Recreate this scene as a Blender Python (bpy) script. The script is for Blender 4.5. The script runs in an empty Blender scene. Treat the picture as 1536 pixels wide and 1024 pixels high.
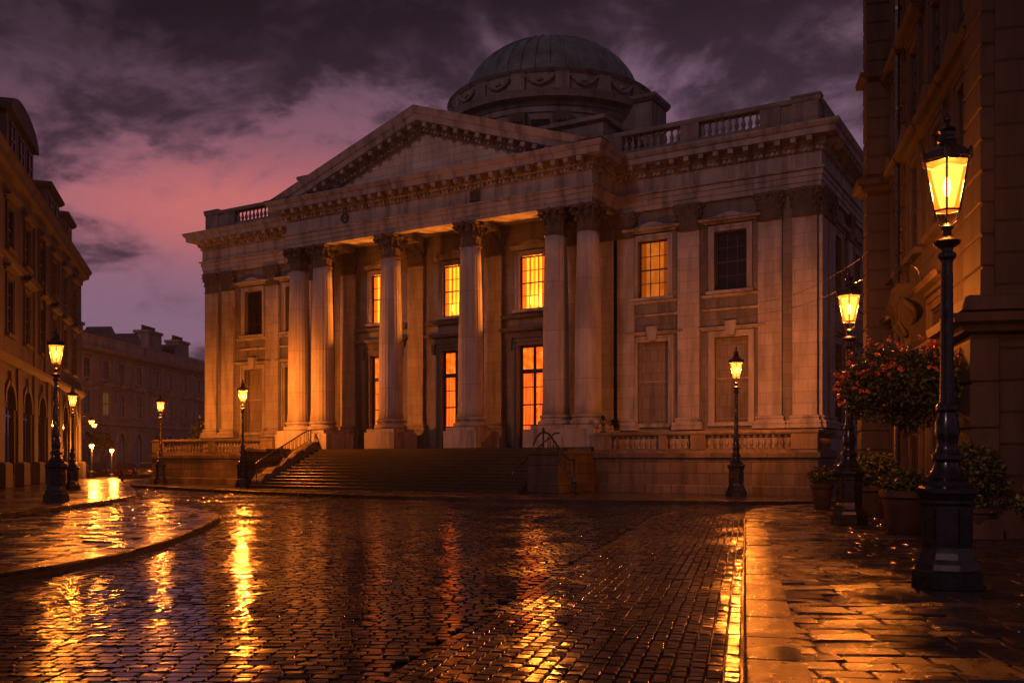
import bpy, math, random
import numpy as np
from math import radians as R, sin, cos, pi, sqrt, atan2
from mathutils import Vector, Matrix
random.seed(7); rng = np.random.default_rng(11)
S = bpy.context.scene; COL = S.collection

# ------------------------------------------------------------------ camera, sky, sun, exposure
cam = bpy.data.objects.new('camera', bpy.data.cameras.new('camera')); COL.objects.link(cam)
cam.location = (0, 0, 1.65); cam.rotation_euler = (pi/2, 0, 0)
cam.data.sensor_width = 36; cam.data.lens = 36*1412/1536; cam.data.shift_y = (690-512)/1536
cam.data.clip_end = 2000; cam.data.clip_start = .1
S.camera = cam

def nd(nt, typ, **kw):
    n = nt.nodes.new(typ)
    for k, v in kw.items():
        if k.startswith('i_'):
            key = k[2:]
            key = int(key) if key.isdigit() else key.replace('_', ' ')
            n.inputs[key].default_value = v
        else: setattr(n, k, v)
    return n
def ramp(nt, fac, stops, interp='LINEAR'):
    n = nt.nodes.new('ShaderNodeValToRGB'); n.color_ramp.interpolation = interp
    e = n.color_ramp.elements
    while len(e) < len(stops): e.new(.5)
    for q, (p, c) in zip(e, stops):
        q.position = p; q.color = (c, c, c, 1) if not hasattr(c, '__len__') else (*c, 1)
    nt.links.new(fac, n.inputs[0]); return n.outputs[0]
def mth(nt, op, a, b=None, clamp=False):
    n = nt.nodes.new('ShaderNodeMath'); n.operation = op; n.use_clamp = clamp
    for i, x in enumerate((a, b)):
        if x is None: continue
        if isinstance(x, (int, float)): n.inputs[i].default_value = x
        else: nt.links.new(x, n.inputs[i])
    return n.outputs[0]
def mixc(nt, fac, a, b, mode='MIX'):
    n = nt.nodes.new('ShaderNodeMix'); n.data_type = 'RGBA'; n.blend_type = mode; n.clamp_factor = True
    for key, x in ((0, fac), (6, a), (7, b)):
        if isinstance(x, (int, float)): n.inputs[key].default_value = x
        elif isinstance(x, tuple): n.inputs[key].default_value = (*x, 1)
        else: nt.links.new(x, n.inputs[key])
    return n.outputs[2]

W = bpy.data.worlds.new('World'); S.world = W; W.use_nodes = True
nt = W.node_tree; nt.nodes.clear(); L = nt.links
out = nd(nt, 'ShaderNodeOutputWorld'); bg = nd(nt, 'ShaderNodeBackground', i_Strength=1.0)
L.new(bg.outputs[0], out.inputs[0])
tc = nd(nt, 'ShaderNodeTexCoord'); sx = nd(nt, 'ShaderNodeSeparateXYZ'); L.new(tc.outputs['Generated'], sx.inputs[0])
X_, Y_, Z_ = sx.outputs
zc = mth(nt, 'ADD', mth(nt, 'MAXIMUM', Z_, 0.0), .34)
cv = nd(nt, 'ShaderNodeCombineXYZ')
L.new(mth(nt, 'DIVIDE', X_, zc), cv.inputs[0]); L.new(mth(nt, 'MULTIPLY', mth(nt, 'DIVIDE', Y_, zc), 1.1), cv.inputs[1])
def wnoise(scale, detail, rough, dist, off):
    mp = nd(nt, 'ShaderNodeMapping'); mp.inputs[1].default_value = off; mp.inputs[2].default_value = (0, 0, R(-14)); L.new(cv.outputs[0], mp.inputs[0])
    n = nd(nt, 'ShaderNodeTexNoise', i_Scale=scale, i_Detail=detail, i_Roughness=rough, i_Distortion=dist)
    L.new(mp.outputs[0], n.inputs['Vector']); return n.outputs[0]
n1 = wnoise(1.9, 10, .58, .45, (3.1, .7, 0)); n2 = wnoise(4.2, 9, .6, .5, (8.2, 4.4, 1)); n3 = wnoise(.9, 5, .5, .3, (1.3, 9.1, 2))
az = mth(nt, 'ARCTAN2', X_, Y_)                      # radians, left negative
def bump01(x, c, w):                                 # smooth bump
    d = mth(nt, 'DIVIDE', mth(nt, 'SUBTRACT', x, c), w)
    return mth(nt, 'POWER', 2.718, mth(nt, 'MULTIPLY', mth(nt, 'MULTIPLY', d, d), -1.0))
cl = ramp(nt, n1, [(.45, 0), (.58, 1)], 'EASE')
cl2 = ramp(nt, n2, [(.36, 0), (.66, 1)], 'EASE')
cl3 = ramp(nt, n3, [(.40, 0), (.60, 1)], 'EASE')
n4 = wnoise(11, 8, .62, .6, (2.2, 6.4, 3)); cl4 = ramp(nt, n4, [(.36, 0), (.64, 1)])
cmix = mth(nt, 'ADD', mth(nt, 'MULTIPLY', cl, .5), mth(nt, 'ADD', mth(nt, 'MULTIPLY', cl2, .33), mth(nt, 'MULTIPLY', cl4, .17)))
cmix = ramp(nt, cmix, [(.10, 0), (.76, 1)], 'EASE')
base = mixc(nt, cmix, (.052, .029, .047), (.24, .133, .205))
wide = mth(nt, 'MULTIPLY', bump01(az, -.22, .30), bump01(Z_, .275, .075))
g2 = mth(nt, 'MULTIPLY', wide, mth(nt, 'ADD', mth(nt, 'MULTIPLY', cmix, .95), .02), True)
c2 = mixc(nt, g2, base, (.30, .105, .145))
glow = mth(nt, 'MULTIPLY', bump01(az, -.27, .20), bump01(Z_, .243, .045))
gp = mth(nt, 'MULTIPLY', glow, mth(nt, 'ADD', mth(nt, 'MULTIPLY', cmix, 1.05), .10), True)
c3 = mixc(nt, gp, c2, (.56, .155, .155))
azl = ramp(nt, az, [(-.55, 0), (.15, 1)])
tl = mth(nt, 'ADD', az, .0)
topd = ramp(nt, mth(nt, 'ADD', Z_, mth(nt, 'MULTIPLY', tl, -.12)), [(.30, 1.0), (.48, .28)], 'EASE')
rt = ramp(nt, az, [(.05, 1.0), (.45, .72)])
c4 = mixc(nt, 1.0, mixc(nt, 1.0, c3, topd, 'MULTIPLY'), rt, 'MULTIPLY')
L.new(c4, bg.inputs[0])

sun = bpy.data.objects.new('sun', bpy.data.lights.new('sun', 'SUN')); COL.objects.link(sun)
sun.data.energy = .31; sun.data.angle = R(7); sun.data.color = (1, .56, .60)
sdir = Vector((-.60*cos(R(29)), -.80*cos(R(29)), sin(R(29))))
sun.rotation_euler = sdir.to_track_quat('Z', 'Y').to_euler()

S.render.engine = 'CYCLES'
S.view_settings.view_transform = 'Standard'; S.view_settings.look = 'None'
S.view_settings.exposure = 0; S.view_settings.gamma = 1
cy = S.cycles
cy.use_denoising = True; cy.max_bounces = 6; cy.diffuse_bounces = 2; cy.glossy_bounces = 3
cy.transparent_max_bounces = 12; cy.volume_bounces = 0; cy.transmission_bounces = 2
cy.sample_clamp_indirect = 4; cy.sample_clamp_direct = 0; cy.caustics_reflective = False; cy.caustics_refractive = False
try: cy.denoiser = 'OPENIMAGEDENOISE'; cy.denoising_prefilter = 'ACCURATE'
except Exception: pass

# ------------------------------------------------------------------ mesh helpers
class MB:
    def __init__(s): s.v = []; s.f = []; s.ch = []
    def add(s, vs, fs):
        o = len(s.v); s.ch.append((o, len(s.f))); s.v += [tuple(p) for p in vs]; s.f += [tuple(i+o for i in f) for f in fs]; return s
    def box(s, x0, x1, y0, y1, z0, z1):
        return s.add([(x0,y0,z0),(x1,y0,z0),(x1,y1,z0),(x0,y1,z0),(x0,y0,z1),(x1,y0,z1),(x1,y1,z1),(x0,y1,z1)],
              [(0,3,2,1),(4,5,6,7),(0,1,5,4),(1,2,6,5),(2,3,7,6),(3,0,4,7)])
    def bbox(s, x0, x1, y0, y1, z0, z1, b=.02):          # box with chamfered top/side edges
        b = min(b, (x1-x0)*.45, (y1-y0)*.45, (z1-z0)*.45)
        return s.loft([[(x0+b,y0+b,z0),(x1-b,y0+b,z0),(x1-b,y1-b,z0),(x0+b,y1-b,z0)],
                [(x0,y0,z0+b),(x1,y0,z0+b),(x1,y1,z0+b),(x0,y1,z0+b)],
                [(x0,y0,z1-b),(x1,y0,z1-b),(x1,y1,z1-b),(x0,y1,z1-b)],
                [(x0+b,y0+b,z1),(x1-b,y0+b,z1),(x1-b,y1-b,z1),(x0+b,y1-b,z1)]])
    def loft(s, rings, cap=True, closed=True):
        n = len(rings[0]); vs = [p for r in rings for p in r]; fs = []
        m = n if closed else n-1
        for i in range(len(rings)-1):
            for j in range(m):
                k = (j+1) % n
                fs.append((i*n+j, i*n+k, (i+1)*n+k, (i+1)*n+j))
        if cap and closed: fs.append(tuple(reversed(range(n)))); fs.append(tuple(range((len(rings)-1)*n, len(rings)*n)))
        return s.add(vs, fs)
    def lathe(s, prof, c=(0,0,0), n=24, ph=0, cap=True, rf=None):
        return s.loft([[(c[0]+r*(rf(a) if rf else 1)*cos(a), c[1]+r*(rf(a) if rf else 1)*sin(a), c[2]+z)
                for a in [ph+2*pi*j/n for j in range(n)]] for r, z in prof], cap)
    def tube(s, pts, r, n=6, taper=None):
        pts = [Vector(p) for p in pts]; rings = []; up = Vector((0,0,1))
        for i, p in enumerate(pts):
            t = (pts[min(i+1,len(pts)-1)]-pts[max(i-1,0)]).normalized()
            a = t.cross(up)
            if a.length < .05: a = t.cross(Vector((1,0,0)))
            a.normalize(); b = t.cross(a); rr = r if taper is None else r*(1+(taper-1)*i/(len(pts)-1))
            rings.append([p+a*rr*cos(2*pi*j/n)+b*rr*sin(2*pi*j/n) for j in range(n)])
        return s.loft(rings)
    def prism(s, poly, y0, y1):                          # poly in (x,z), extruded along y
        n = len(poly)
        return s.loft([[(x,y0,z) for x,z in poly],[(x,y1,z) for x,z in poly]])
    def slab(s, poly, z0, z1):                           # poly in (x,y)
        return s.loft([[(x,y,z0) for x,y in poly],[(x,y,z1) for x,y in poly]])
    def sweep(s, path, prof, closed=False, cap=True):    # path (x,y): outward is right of travel; profile (d,z)
        P = [Vector(p) for p in path]; n = len(P); rings = []
        for i in range(n):
            a = (P[i]-P[i-1]).normalized() if (i > 0 or closed) else (P[i+1]-P[i]).normalized()
            b = (P[(i+1)%n]-P[i]).normalized() if (i < n-1 or closed) else a
            na = Vector((a.y,-a.x)); nb = Vector((b.y,-b.x)); m = (na+nb)
            m = m/m.length if m.length > 1e-6 else na
            k = 1/max(.3, m.dot(na))
            rings.append([(P[i].x+m.x*d*k, P[i].y+m.y*d*k, z) for d, z in prof])
        if closed: rings.append(rings[0])
        return s.loft(rings, cap=cap and not closed)
    def xf(s, M, start=0):
        s.v[start:] = [tuple(M @ Vector(p)) for p in s.v[start:]]; return s
    def mesh(s, name, mat, smooth=False):
        me = bpy.data.meshes.new(name); me.from_pydata(s.v, [], s.f)
        me.materials.append(mat)
        import bmesh
        b = bmesh.new(); b.from_mesh(me); bmesh.ops.recalc_face_normals(b, faces=b.faces[:]); b.to_mesh(me); b.free()
        if smooth:
            me.polygons.foreach_set('use_smooth', [True]*len(me.polygons))
            if smooth != 'all': me.set_sharp_from_angle(angle=R(38))
        return me

def obj(name, m, mat=None, parent=None, loc=(0,0,0), rz=0, smooth=False, scale=None):
    me = m.mesh(name, mat, smooth) if isinstance(m, MB) else m
    o = bpy.data.objects.new(name, me); COL.objects.link(o)
    o.location = loc; o.rotation_euler = (0,0,rz)
    if scale: o.scale = scale
    o.parent = parent; return o
def pieces(name, m, mat, parent, smooth=False, limit=100):
    # every separate lump of m becomes an object of its own
    ch = m.ch+[(len(m.v),len(m.f))]; bb = []
    for (a,_),(b,_) in zip(ch[:-1],ch[1:]):
        P = np.array(m.v[a:b]); bb.append((P.min(0)-.004,P.max(0)+.004))
    n = len(bb); par = list(range(n))
    def find(i):
        while par[i] != i: i = par[i]
        return i
    for i in range(n):
        for j in range(max(0,i-30),i):
            if (bb[i][0] < bb[j][1]).all() and (bb[j][0] < bb[i][1]).all(): par[find(i)] = find(j)
    grp = {}
    for i in range(n): grp.setdefault(find(i),[]).append(i)
    out = []; rest = MB()
    for q, ids in enumerate(grp.values()):
        t = MB() if q < limit else rest
        for i in ids:
            a, fa = ch[i]; b, fb = ch[i+1]; t.add(m.v[a:b], [tuple(k-a for k in f) for f in m.f[fa:fb]])
        if q < limit: out.append(obj(name, t, mat, parent, smooth=smooth))
    if rest.v: tag(obj(name, rest, mat, parent, smooth=smooth), kind='stuff')
    return out
def tag(o, label=None, cat=None, group=None, kind=None):
    if label: o['label'] = label
    if cat: o['category'] = cat
    if group: o['group'] = group
    if kind: o['kind'] = kind
    return o
def thing(name, label, cat, loc=(0,0,0), rz=0, group=None):
    o = bpy.data.objects.new(name, None); COL.objects.link(o); o.empty_display_size = .3
    o.location = loc; o.rotation_euler = (0,0,rz); return tag(o, label, cat, group)
def struct(name, m, mat): return tag(obj(name, m, mat), kind='structure')
def dup(o, parent=None, loc=None, rz=None, scale=None):
    c = o.copy(); COL.objects.link(c)
    if parent: c.parent = parent
    if loc is not None: c.location = loc
    if rz is not None: c.rotation_euler = (0,0,rz)
    if scale: c.scale = scale
    for ch in list(o.children): dup(ch, c)
    return c

# ------------------------------------------------------------------ materials
def newmat(name):
    m = bpy.data.materials.new(name); m.use_nodes = True; nt = m.node_tree
    return m, nt, nt.nodes['Principled BSDF']
def stone(name, col, joints=.5, bw=1.25, bh=.58, rough=.75, stain=.55, bump=.35, mort=.012, var=.12, spec=.3, c2=(.72,.7,.7)):
    m, nt, b = newmat(name); L = nt.links
    tc = nd(nt, 'ShaderNodeTexCoord'); sp = nd(nt, 'ShaderNodeSeparateXYZ'); L.new(tc.outputs['Object'], sp.inputs[0])
    cb = nd(nt, 'ShaderNodeCombineXYZ'); L.new(mth(nt,'ADD',sp.outputs[0],sp.outputs[1]), cb.inputs[0]); L.new(sp.outputs[2], cb.inputs[1])
    oi = nd(nt, 'ShaderNodeObjectInfo')
    vv = nd(nt, 'ShaderNodeVectorMath', operation='ADD'); L.new(tc.outputs['Object'], vv.inputs[0])
    sc = nd(nt, 'ShaderNodeVectorMath', operation='SCALE'); sc.inputs[0].default_value = (37,19,11); L.new(oi.outputs['Random'], sc.inputs['Scale']); L.new(sc.outputs[0], vv.inputs[1])
    dk = tuple(c*.42 for c in col); lt = tuple(min(.85,c*1.22) for c in col)
    mp = nd(nt,'ShaderNodeMapping'); mp.inputs[3].default_value = (1.6,1.6,.22); L.new(vv.outputs[0], mp.inputs[0])
    n1 = nd(nt,'ShaderNodeTexNoise', i_Scale=1.0, i_Detail=7, i_Roughness=.62); L.new(mp.outputs[0], n1.inputs['Vector'])
    n2 = nd(nt,'ShaderNodeTexNoise', i_Scale=.7, i_Detail=6, i_Roughness=.6); L.new(vv.outputs[0], n2.inputs['Vector'])
    n3 = nd(nt,'ShaderNodeTexNoise', i_Scale=14, i_Detail=6, i_Roughness=.7); L.new(vv.outputs[0], n3.inputs['Vector'])
    c = mixc(nt, ramp(nt, n2.outputs[0], [(.3,0),(.7,1)]), tuple(x*(1-var) for x in col), lt)
    c = mixc(nt, mth(nt,'MULTIPLY', ramp(nt, n1.outputs[0], [(.46,0),(.64,1)]), stain), c, dk)
    c = mixc(nt, mth(nt,'MULTIPLY', ramp(nt, n3.outputs[0], [(.35,1),(.6,0)]), .30), c, tuple(x*.6 for x in col))
    h = mth(nt,'MULTIPLY', n3.outputs[0], .35)
    if joints > 0:
        br = nd(nt,'ShaderNodeTexBrick', i_Scale=1.0); br.inputs['Mortar Size'].default_value = mort; br.inputs['Mortar Smooth'].default_value = .25
        br.inputs['Brick Width'].default_value = bw; br.inputs['Row Height'].default_value = bh
        br.inputs['Color1'].default_value = (1,1,1,1); br.inputs['Color2'].default_value = (*c2,1); br.inputs['Mortar'].default_value = (.86,.85,.85,1)
        L.new(cb.outputs[0], br.inputs['Vector'])
        c = mixc(nt, .55, c, br.outputs['Color'], 'MULTIPLY')
        c = mixc(nt, mth(nt,'MULTIPLY', br.outputs['Fac'], joints), c, tuple(x*.30 for x in col))
        h = mth(nt,'SUBTRACT', h, mth(nt,'MULTIPLY', br.outputs['Fac'], 1.2))
    L.new(c, b.inputs['Base Color']); b.inputs['Roughness'].default_value = rough; b.inputs['Specular IOR Level'].default_value = spec
    bp = nd(nt,'ShaderNodeBump', i_Strength=bump, i_Distance=.03); L.new(h, bp.inputs['Height']); L.new(bp.outputs[0], b.inputs['Normal'])
    return m
LIME = (.37,.335,.30)
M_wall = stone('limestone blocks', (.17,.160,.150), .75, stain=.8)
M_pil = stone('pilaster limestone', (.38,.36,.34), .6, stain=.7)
M_blind = stone('blind panel stone', (.20,.175,.145), .8, bw=.43, bh=.62, stain=.8)
M_dtrim = stone('dark door trim', (.13,.11,.09), 0, stain=.8)  # darker stone tone for the portico door surrounds
M_trim = stone('limestone dressed', (.33,.312,.295), 0, stain=.95)
M_col = stone('limestone shaft', (.39,.37,.35), .5, bw=60, bh=2.55, stain=.55, bump=.22, mort=.02)
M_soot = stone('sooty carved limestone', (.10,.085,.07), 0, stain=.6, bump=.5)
M_tymp = stone('tympanum blocks', (.58,.51,.43), .6, bw=.95, bh=.42, mort=.016)
M_terr = stone('weathered terrace stone', (.17,.135,.105), .8, bw=1.3, bh=.52, stain=.9, bump=.6, mort=.026, c2=(.35,.33,.32))
M_terrt = stone('weathered terrace coping', (.16,.13,.10), 0, stain=.85, bump=.4)
M_step = stone('dark worn step stone', (.022,.018,.015), .5, bw=2.2, bh=9, rough=.38, stain=.7, spec=.5)
M_left = stone('rendered street stone', (.046,.040,.038), .55, bw=1.5, bh=.55, stain=.7)
M_leftt = stone('street trim stone', (.058,.049,.044), 0, stain=.7)
M_back = stone('far street stone', (.36,.29,.24), .5, bw=1.3, bh=.5, stain=.6)
M_backt = stone('far trim stone', (.40,.32,.26), 0, stain=.6)
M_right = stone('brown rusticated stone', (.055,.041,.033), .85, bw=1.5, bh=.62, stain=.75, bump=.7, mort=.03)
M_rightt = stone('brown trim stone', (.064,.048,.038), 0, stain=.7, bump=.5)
M_drum = stone('drum stone', (.235,.21,.19), .5, bw=1.1, bh=.6, stain=.75)

def simple(name, col, rough=.5, metal=0., spec=.5, noise=.3, nscale=6., coat=0., bump=.1):
    m, nt, b = newmat(name); L = nt.links
    tc = nd(nt,'ShaderNodeTexCoord'); n = nd(nt,'ShaderNodeTexNoise', i_Scale=nscale, i_Detail=6, i_Roughness=.65); L.new(tc.outputs['Object'], n.inputs['Vector'])
    f = ramp(nt, n.outputs[0], [(.3,0),(.7,1)])
    L.new(mixc(nt, f, tuple(c*(1-noise) for c in col), tuple(c*(1+noise) for c in col)), b.inputs['Base Color'])
    L.new(mth(nt,'ADD', mth(nt,'MULTIPLY', f, .2), rough-.1), b.inputs['Roughness'])
    b.inputs['Metallic'].default_value = metal; b.inputs['Specular IOR Level'].default_value = spec; b.inputs['Coat Weight'].default_value = coat
    if bump:
        bp = nd(nt,'ShaderNodeBump', i_Strength=bump, i_Distance=.01); L.new(n.outputs[0], bp.inputs['Height']); L.new(bp.outputs[0], b.inputs['Normal'])
    return m
M_iron = simple('black painted iron', (.012,.011,.011), .28, 0, .5, .3, 9, .3)
M_lead = simple('dull lead sheet', (.10,.145,.15), .5, 0, .4, .45, 1.2)
M_slate = simple('wet roof slate', (.06,.062,.075), .35, 0, .5, .4, 2)
M_sash = simple('dark sash paint', (.02,.016,.013), .4)
M_wsash = simple('pale sash paint', (.28,.24,.2), .5)
M_wood = simple('dark red door wood', (.045,.014,.009), .35, 0, .5, .4, 5)
M_pot = simple('dark terracotta', (.04,.022,.015), .55, 0, .4, .35, 4)
M_bark = simple('bark', (.07,.05,.032), .8, 0, .2, .4, 12, 0, .4)
M_soil = simple('soil', (.02,.014,.01), .9)
M_dark = simple('dark room', (.008,.007,.007), .8)
M_car = [simple('car paint dark', (.02,.02,.024), .2, .3, .5, .1, 3, .6), simple('car paint maroon', (.05,.012,.012), .2, .2, .5, .1, 3, .6), simple('car paint grey', (.06,.06,.065), .2, .4, .5, .1, 3, .6)]
M_tyre = simple('tyre rubber', (.012,.012,.012), .7)
M_red = simple('tail lamp plastic', (.16,.01,.006), .2)
M_chpot = simple('chimney pot clay', (.12,.07,.05), .8)

def glass(name, col=(.012,.011,.014), rough=.06):
    m, nt, b = newmat(name); L = nt.links
    tc = nd(nt,'ShaderNodeTexCoord'); n = nd(nt,'ShaderNodeTexNoise', i_Scale=1.3, i_Detail=3); L.new(tc.outputs['Object'], n.inputs['Vector'])
    L.new(mixc(nt, n.outputs[0], tuple(c*.5 for c in col), tuple(c*1.6 for c in col)), b.inputs['Base Color'])
    b.inputs['Roughness'].default_value = rough; b.inputs['Specular IOR Level'].default_value = .5
    bp = nd(nt,'ShaderNodeBump', i_Strength=.06, i_Distance=.05); L.new(n.outputs[0], bp.inputs['Height']); L.new(bp.outputs[0], b.inputs['Normal'])
    return m
M_glass = glass('dark window glass')
def emit(name, stops, strength, folds=0, scale=(1,1,1), nscale=1.2, see=0.):
    # a lit window: glowing blind or curtain with blotches, and fold shading painted into the glow
    m, nt, b = newmat(name); L = nt.links
    tc = nd(nt,'ShaderNodeTexCoord'); mp = nd(nt,'ShaderNodeMapping'); mp.inputs[3].default_value = scale; L.new(tc.outputs['Object'], mp.inputs[0])
    n = nd(nt,'ShaderNodeTexNoise', i_Scale=nscale, i_Detail=4, i_Roughness=.55); L.new(mp.outputs[0], n.inputs['Vector'])
    f = n.outputs[0]
    if folds:
        w = nd(nt,'ShaderNodeTexWave', i_Scale=folds, i_Distortion=.5, i_Detail=2); w.inputs['Detail Scale'].default_value = .6; L.new(tc.outputs['Object'], w.inputs['Vector'])
        f = mth(nt,'ADD', mth(nt,'MULTIPLY', f, .5), mth(nt,'MULTIPLY', w.outputs[1], .5))
    c = ramp(nt, f, stops)
    L.new(c, b.inputs['Emission Color']); b.inputs['Emission Strength'].default_value = strength
    b.inputs['Base Color'].default_value = (.03,.015,.008,1); b.inputs['Roughness'].default_value = .25
    if see:                                              # thin blind: lets the added light behind it through
        t = nd(nt,'ShaderNodeBsdfTransparent'); t.inputs[0].default_value = (see,see,see,1); a = nd(nt,'ShaderNodeAddShader')
        L.new(b.outputs[0], a.inputs[0]); L.new(t.outputs[0], a.inputs[1]); L.new(a.outputs[0], nt.nodes['Material Output'].inputs[0])
    return m
M_lit = emit('lit blind', [(.28,(.70,.07,.002)),(.5,(1,.135,.004)),(.72,(1.15,.225,.01))], 2.4, 1.1, (.9,1,1.3), .9, see=.75)
M_litdim = emit('dim lit blind', [(.3,(.45,.09,.006)),(.6,(.8,.17,.008))], .8, 0, (2,1,1), 1.5)
M_curt = emit('lit curtain', [(.22,(.22,.016,.002)),(.5,(.72,.085,.006)),(.8,(1,.13,.010))], 2.2, 2.6, (2.5,1,.5))
M_drape = emit('backlit drape', [(.25,(.55,.06,.002)),(.7,(1,.16,.006))], 1.6, 5, (1,1,.4), 1.5)
M_drapedim = emit('dim backlit drape', [(.25,(.3,.04,.002)),(.7,(.7,.12,.006))], .5, 5, (1,1,.4), 1.5)
M_litT = emit('lit hall', [(.3,(.6,.05,.002)),(.5,(1,.11,.006)),(.68,(1.2,.20,.016))], 1.7, 0, (2.2,1,1.5), 1.6)
M_litsm = emit('small lit window', [(.3,(.7,.25,.05)),(.7,(1,.45,.1))], .10, 0)
def lampglass():
    m, nt, b = newmat('glowing lantern glass'); L = nt.links; nt.nodes.remove(b)
    o = nt.nodes['Material Output']; t = nd(nt,'ShaderNodeBsdfTransparent'); t.inputs[0].default_value = (1,.92,.75,1)
    tc = nd(nt,'ShaderNodeTexCoord'); n = nd(nt,'ShaderNodeTexNoise', i_Scale=7, i_Detail=3); L.new(tc.outputs['Object'], n.inputs['Vector'])
    e = nd(nt,'ShaderNodeEmission', i_Strength=.78); L.new(mixc(nt, n.outputs[0], (1.3,.20,.006), (1.5,.33,.02)), e.inputs[0])
    a = nd(nt,'ShaderNodeAddShader'); L.new(t.outputs[0], a.inputs[0]); L.new(e.outputs[0], a.inputs[1]); L.new(a.outputs[0], o.inputs[0])
    return m
M_lampglass = lampglass()
def burner():
    m, nt, b = newmat('glowing burner'); nt.nodes.remove(b); L = nt.links
    t = nd(nt,'ShaderNodeBsdfTransparent'); e = nd(nt,'ShaderNodeEmission', i_Strength=.85); e.inputs[0].default_value = (1,.42,.09,1)
    a = nd(nt,'ShaderNodeAddShader'); L.new(t.outputs[0], a.inputs[0]); L.new(e.outputs[0], a.inputs[1]); L.new(a.outputs[0], nt.nodes['Material Output'].inputs[0]); return m
M_burn = burner()
M_mantle = burner(); M_mantle.name = 'white hot mantle'; [setattr(n.inputs['Strength'],'default_value',6.0) for n in M_mantle.node_tree.nodes if n.type == 'EMISSION']
def glowm():
    m, nt, b = newmat('glowing orange globe'); b.inputs['Emission Color'].default_value = (1,.40,.05,1); b.inputs['Emission Strength'].default_value = 3.2; return m
M_glow = glowm()
def wet(name, col, r0, r1, nscale=.55, bump=.25, brick=None, cov=(.4,.62)):
    m, nt, b = newmat(name); L = nt.links
    tc = nd(nt,'ShaderNodeTexCoord'); ge = nd(nt,'ShaderNodeNewGeometry')
    n = nd(nt,'ShaderNodeTexNoise', i_Scale=nscale, i_Detail=5, i_Roughness=.6); L.new(tc.outputs['Object'], n.inputs['Vector'])
    n2 = nd(nt,'ShaderNodeTexNoise', i_Scale=28, i_Detail=5, i_Roughness=.65); L.new(tc.outputs['Object'], n2.inputs['Vector'])
    isl = ge.outputs['Random Per Island']
    c = mixc(nt, isl, tuple(x*.55 for x in col), tuple(x*1.5 for x in col))
    c = mixc(nt, mth(nt,'MULTIPLY', n2.outputs[0], .6), c, tuple(x*.5 for x in col))
    rr = ramp(nt, n.outputs[0], [(cov[0], r0), (cov[1], r1)])
    rr = mth(nt,'ADD', rr, mth(nt,'MULTIPLY', mth(nt,'SUBTRACT', isl, .5), .10))
    rr = mth(nt,'ADD', rr, mth(nt,'MULTIPLY', mth(nt,'SUBTRACT', n2.outputs[0], .5), .12), True)
    h = n2.outputs[0]
    if brick:
        sp = nd(nt,'ShaderNodeSeparateXYZ'); L.new(tc.outputs['Object'], sp.inputs[0])
        br = nd(nt,'ShaderNodeTexBrick', i_Scale=1.0); br.inputs['Mortar Size'].default_value = .012; br.inputs['Brick Width'].default_value = brick[0]; br.inputs['Row Height'].default_value = brick[1]
        mp = nd(nt,'ShaderNodeMapping'); mp.inputs[2].default_value = (0,0,brick[2]); L.new(tc.outputs['Object'], mp.inputs[0]); L.new(mp.outputs[0], br.inputs['Vector'])
        br.inputs['Color1'].default_value = (1,1,1,1); br.inputs['Color2'].default_value = (.6,.6,.6,1); br.inputs['Mortar'].default_value = (.3,.3,.3,1)
        c = mixc(nt, .9, c, br.outputs[0], 'MULTIPLY')
        h = mth(nt,'SUBTRACT', mth(nt,'MULTIPLY', n2.outputs[0], .5), br.outputs['Fac'])
    L.new(c, b.inputs['Base Color']); L.new(rr, b.inputs['Roughness']); b.inputs['Specular IOR Level'].default_value = .55
    bp = nd(nt,'ShaderNodeBump', i_Strength=bump, i_Distance=.012); L.new(h, bp.inputs['Height']); L.new(bp.outputs[0], b.inputs['Normal'])
    return m
M_sett = wet('wet granite setts', (.018,.0165,.017), .06, .21, .45, .08, cov=(.42,.60))
M_flag = wet('wet flagstones', (.022,.0185,.016), .10, .36, 1.1, .3)
M_kerb = wet('wet kerb granite', (.016,.0135,.0115), .14, .36, 1.6, .35)
M_road = wet('wet road bed', (.018,.016,.015), .25, .5, .5, .3, (.26,.2,.1))
M_fore = wet('wet forecourt paving', (.035,.029,.024), .12, .36, .6, .12, (1.1,.7,-.54))
M_ground = wet('dark ground', (.02,.018,.016), .4, .6, .3)
def leafmat(name, a, b_):
    m, nt, b = newmat(name); ge = nd(nt,'ShaderNodeNewGeometry')
    nt.links.new(ramp(nt, ge.outputs['Random Per Island'], [(0,a),(1,b_)]), b.inputs['Base Color']); b.inputs['Roughness'].default_value = .5
    b.inputs['Transmission Weight'].default_value = 0; return m
M_leaf = leafmat('leaves', (.018,.035,.009), (.085,.11,.03)); M_petal = leafmat('red petals', (.50,.055,.02), (.85,.30,.11))

# ------------------------------------------------------------------ ground, road, pavements
def catmull(pts, step=.35):
    P = [Vector(p) for p in pts]; P = [2*P[0]-P[1]] + P + [2*P[-1]-P[-2]]; out = []
    for i in range(1, len(P)-2):
        n = max(2, int((P[i+1]-P[i]).length/step))
        for k in range(n):
            t = k/n; a, b, c, d = P[i-1], P[i], P[i+1], P[i+2]
            out.append(.5*((2*b)+(c-a)*t+(2*a-5*b+4*c-d)*t*t+(3*b-a-3*c+d)*t**3))
    out.append(P[-2]); return out
K_right = catmull([(1.05,4.2),(1.72,7),(3.3,13.4),(4.9,19.8),(6.35,25.7),(6.85,27.6),(7.7,29.7),(9.0,31.7),(10.6,33.1),(12.6,33.8),(15,34.0)])
K_isle = catmull([(-15.5,6.8),(-11.6,8.0),(-9.0,9.4),(-7.55,11.1),(-6.85,12.8),(-6.55,15.0),(-6.6,17.5),(-6.95,20.2),(-7.45,23.2),(-7.95,25.6),(-8.55,27.3),(-9.6,29.2),(-11.2,31.6),(-13.0,34.3),(-14.8,37.2)])
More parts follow.
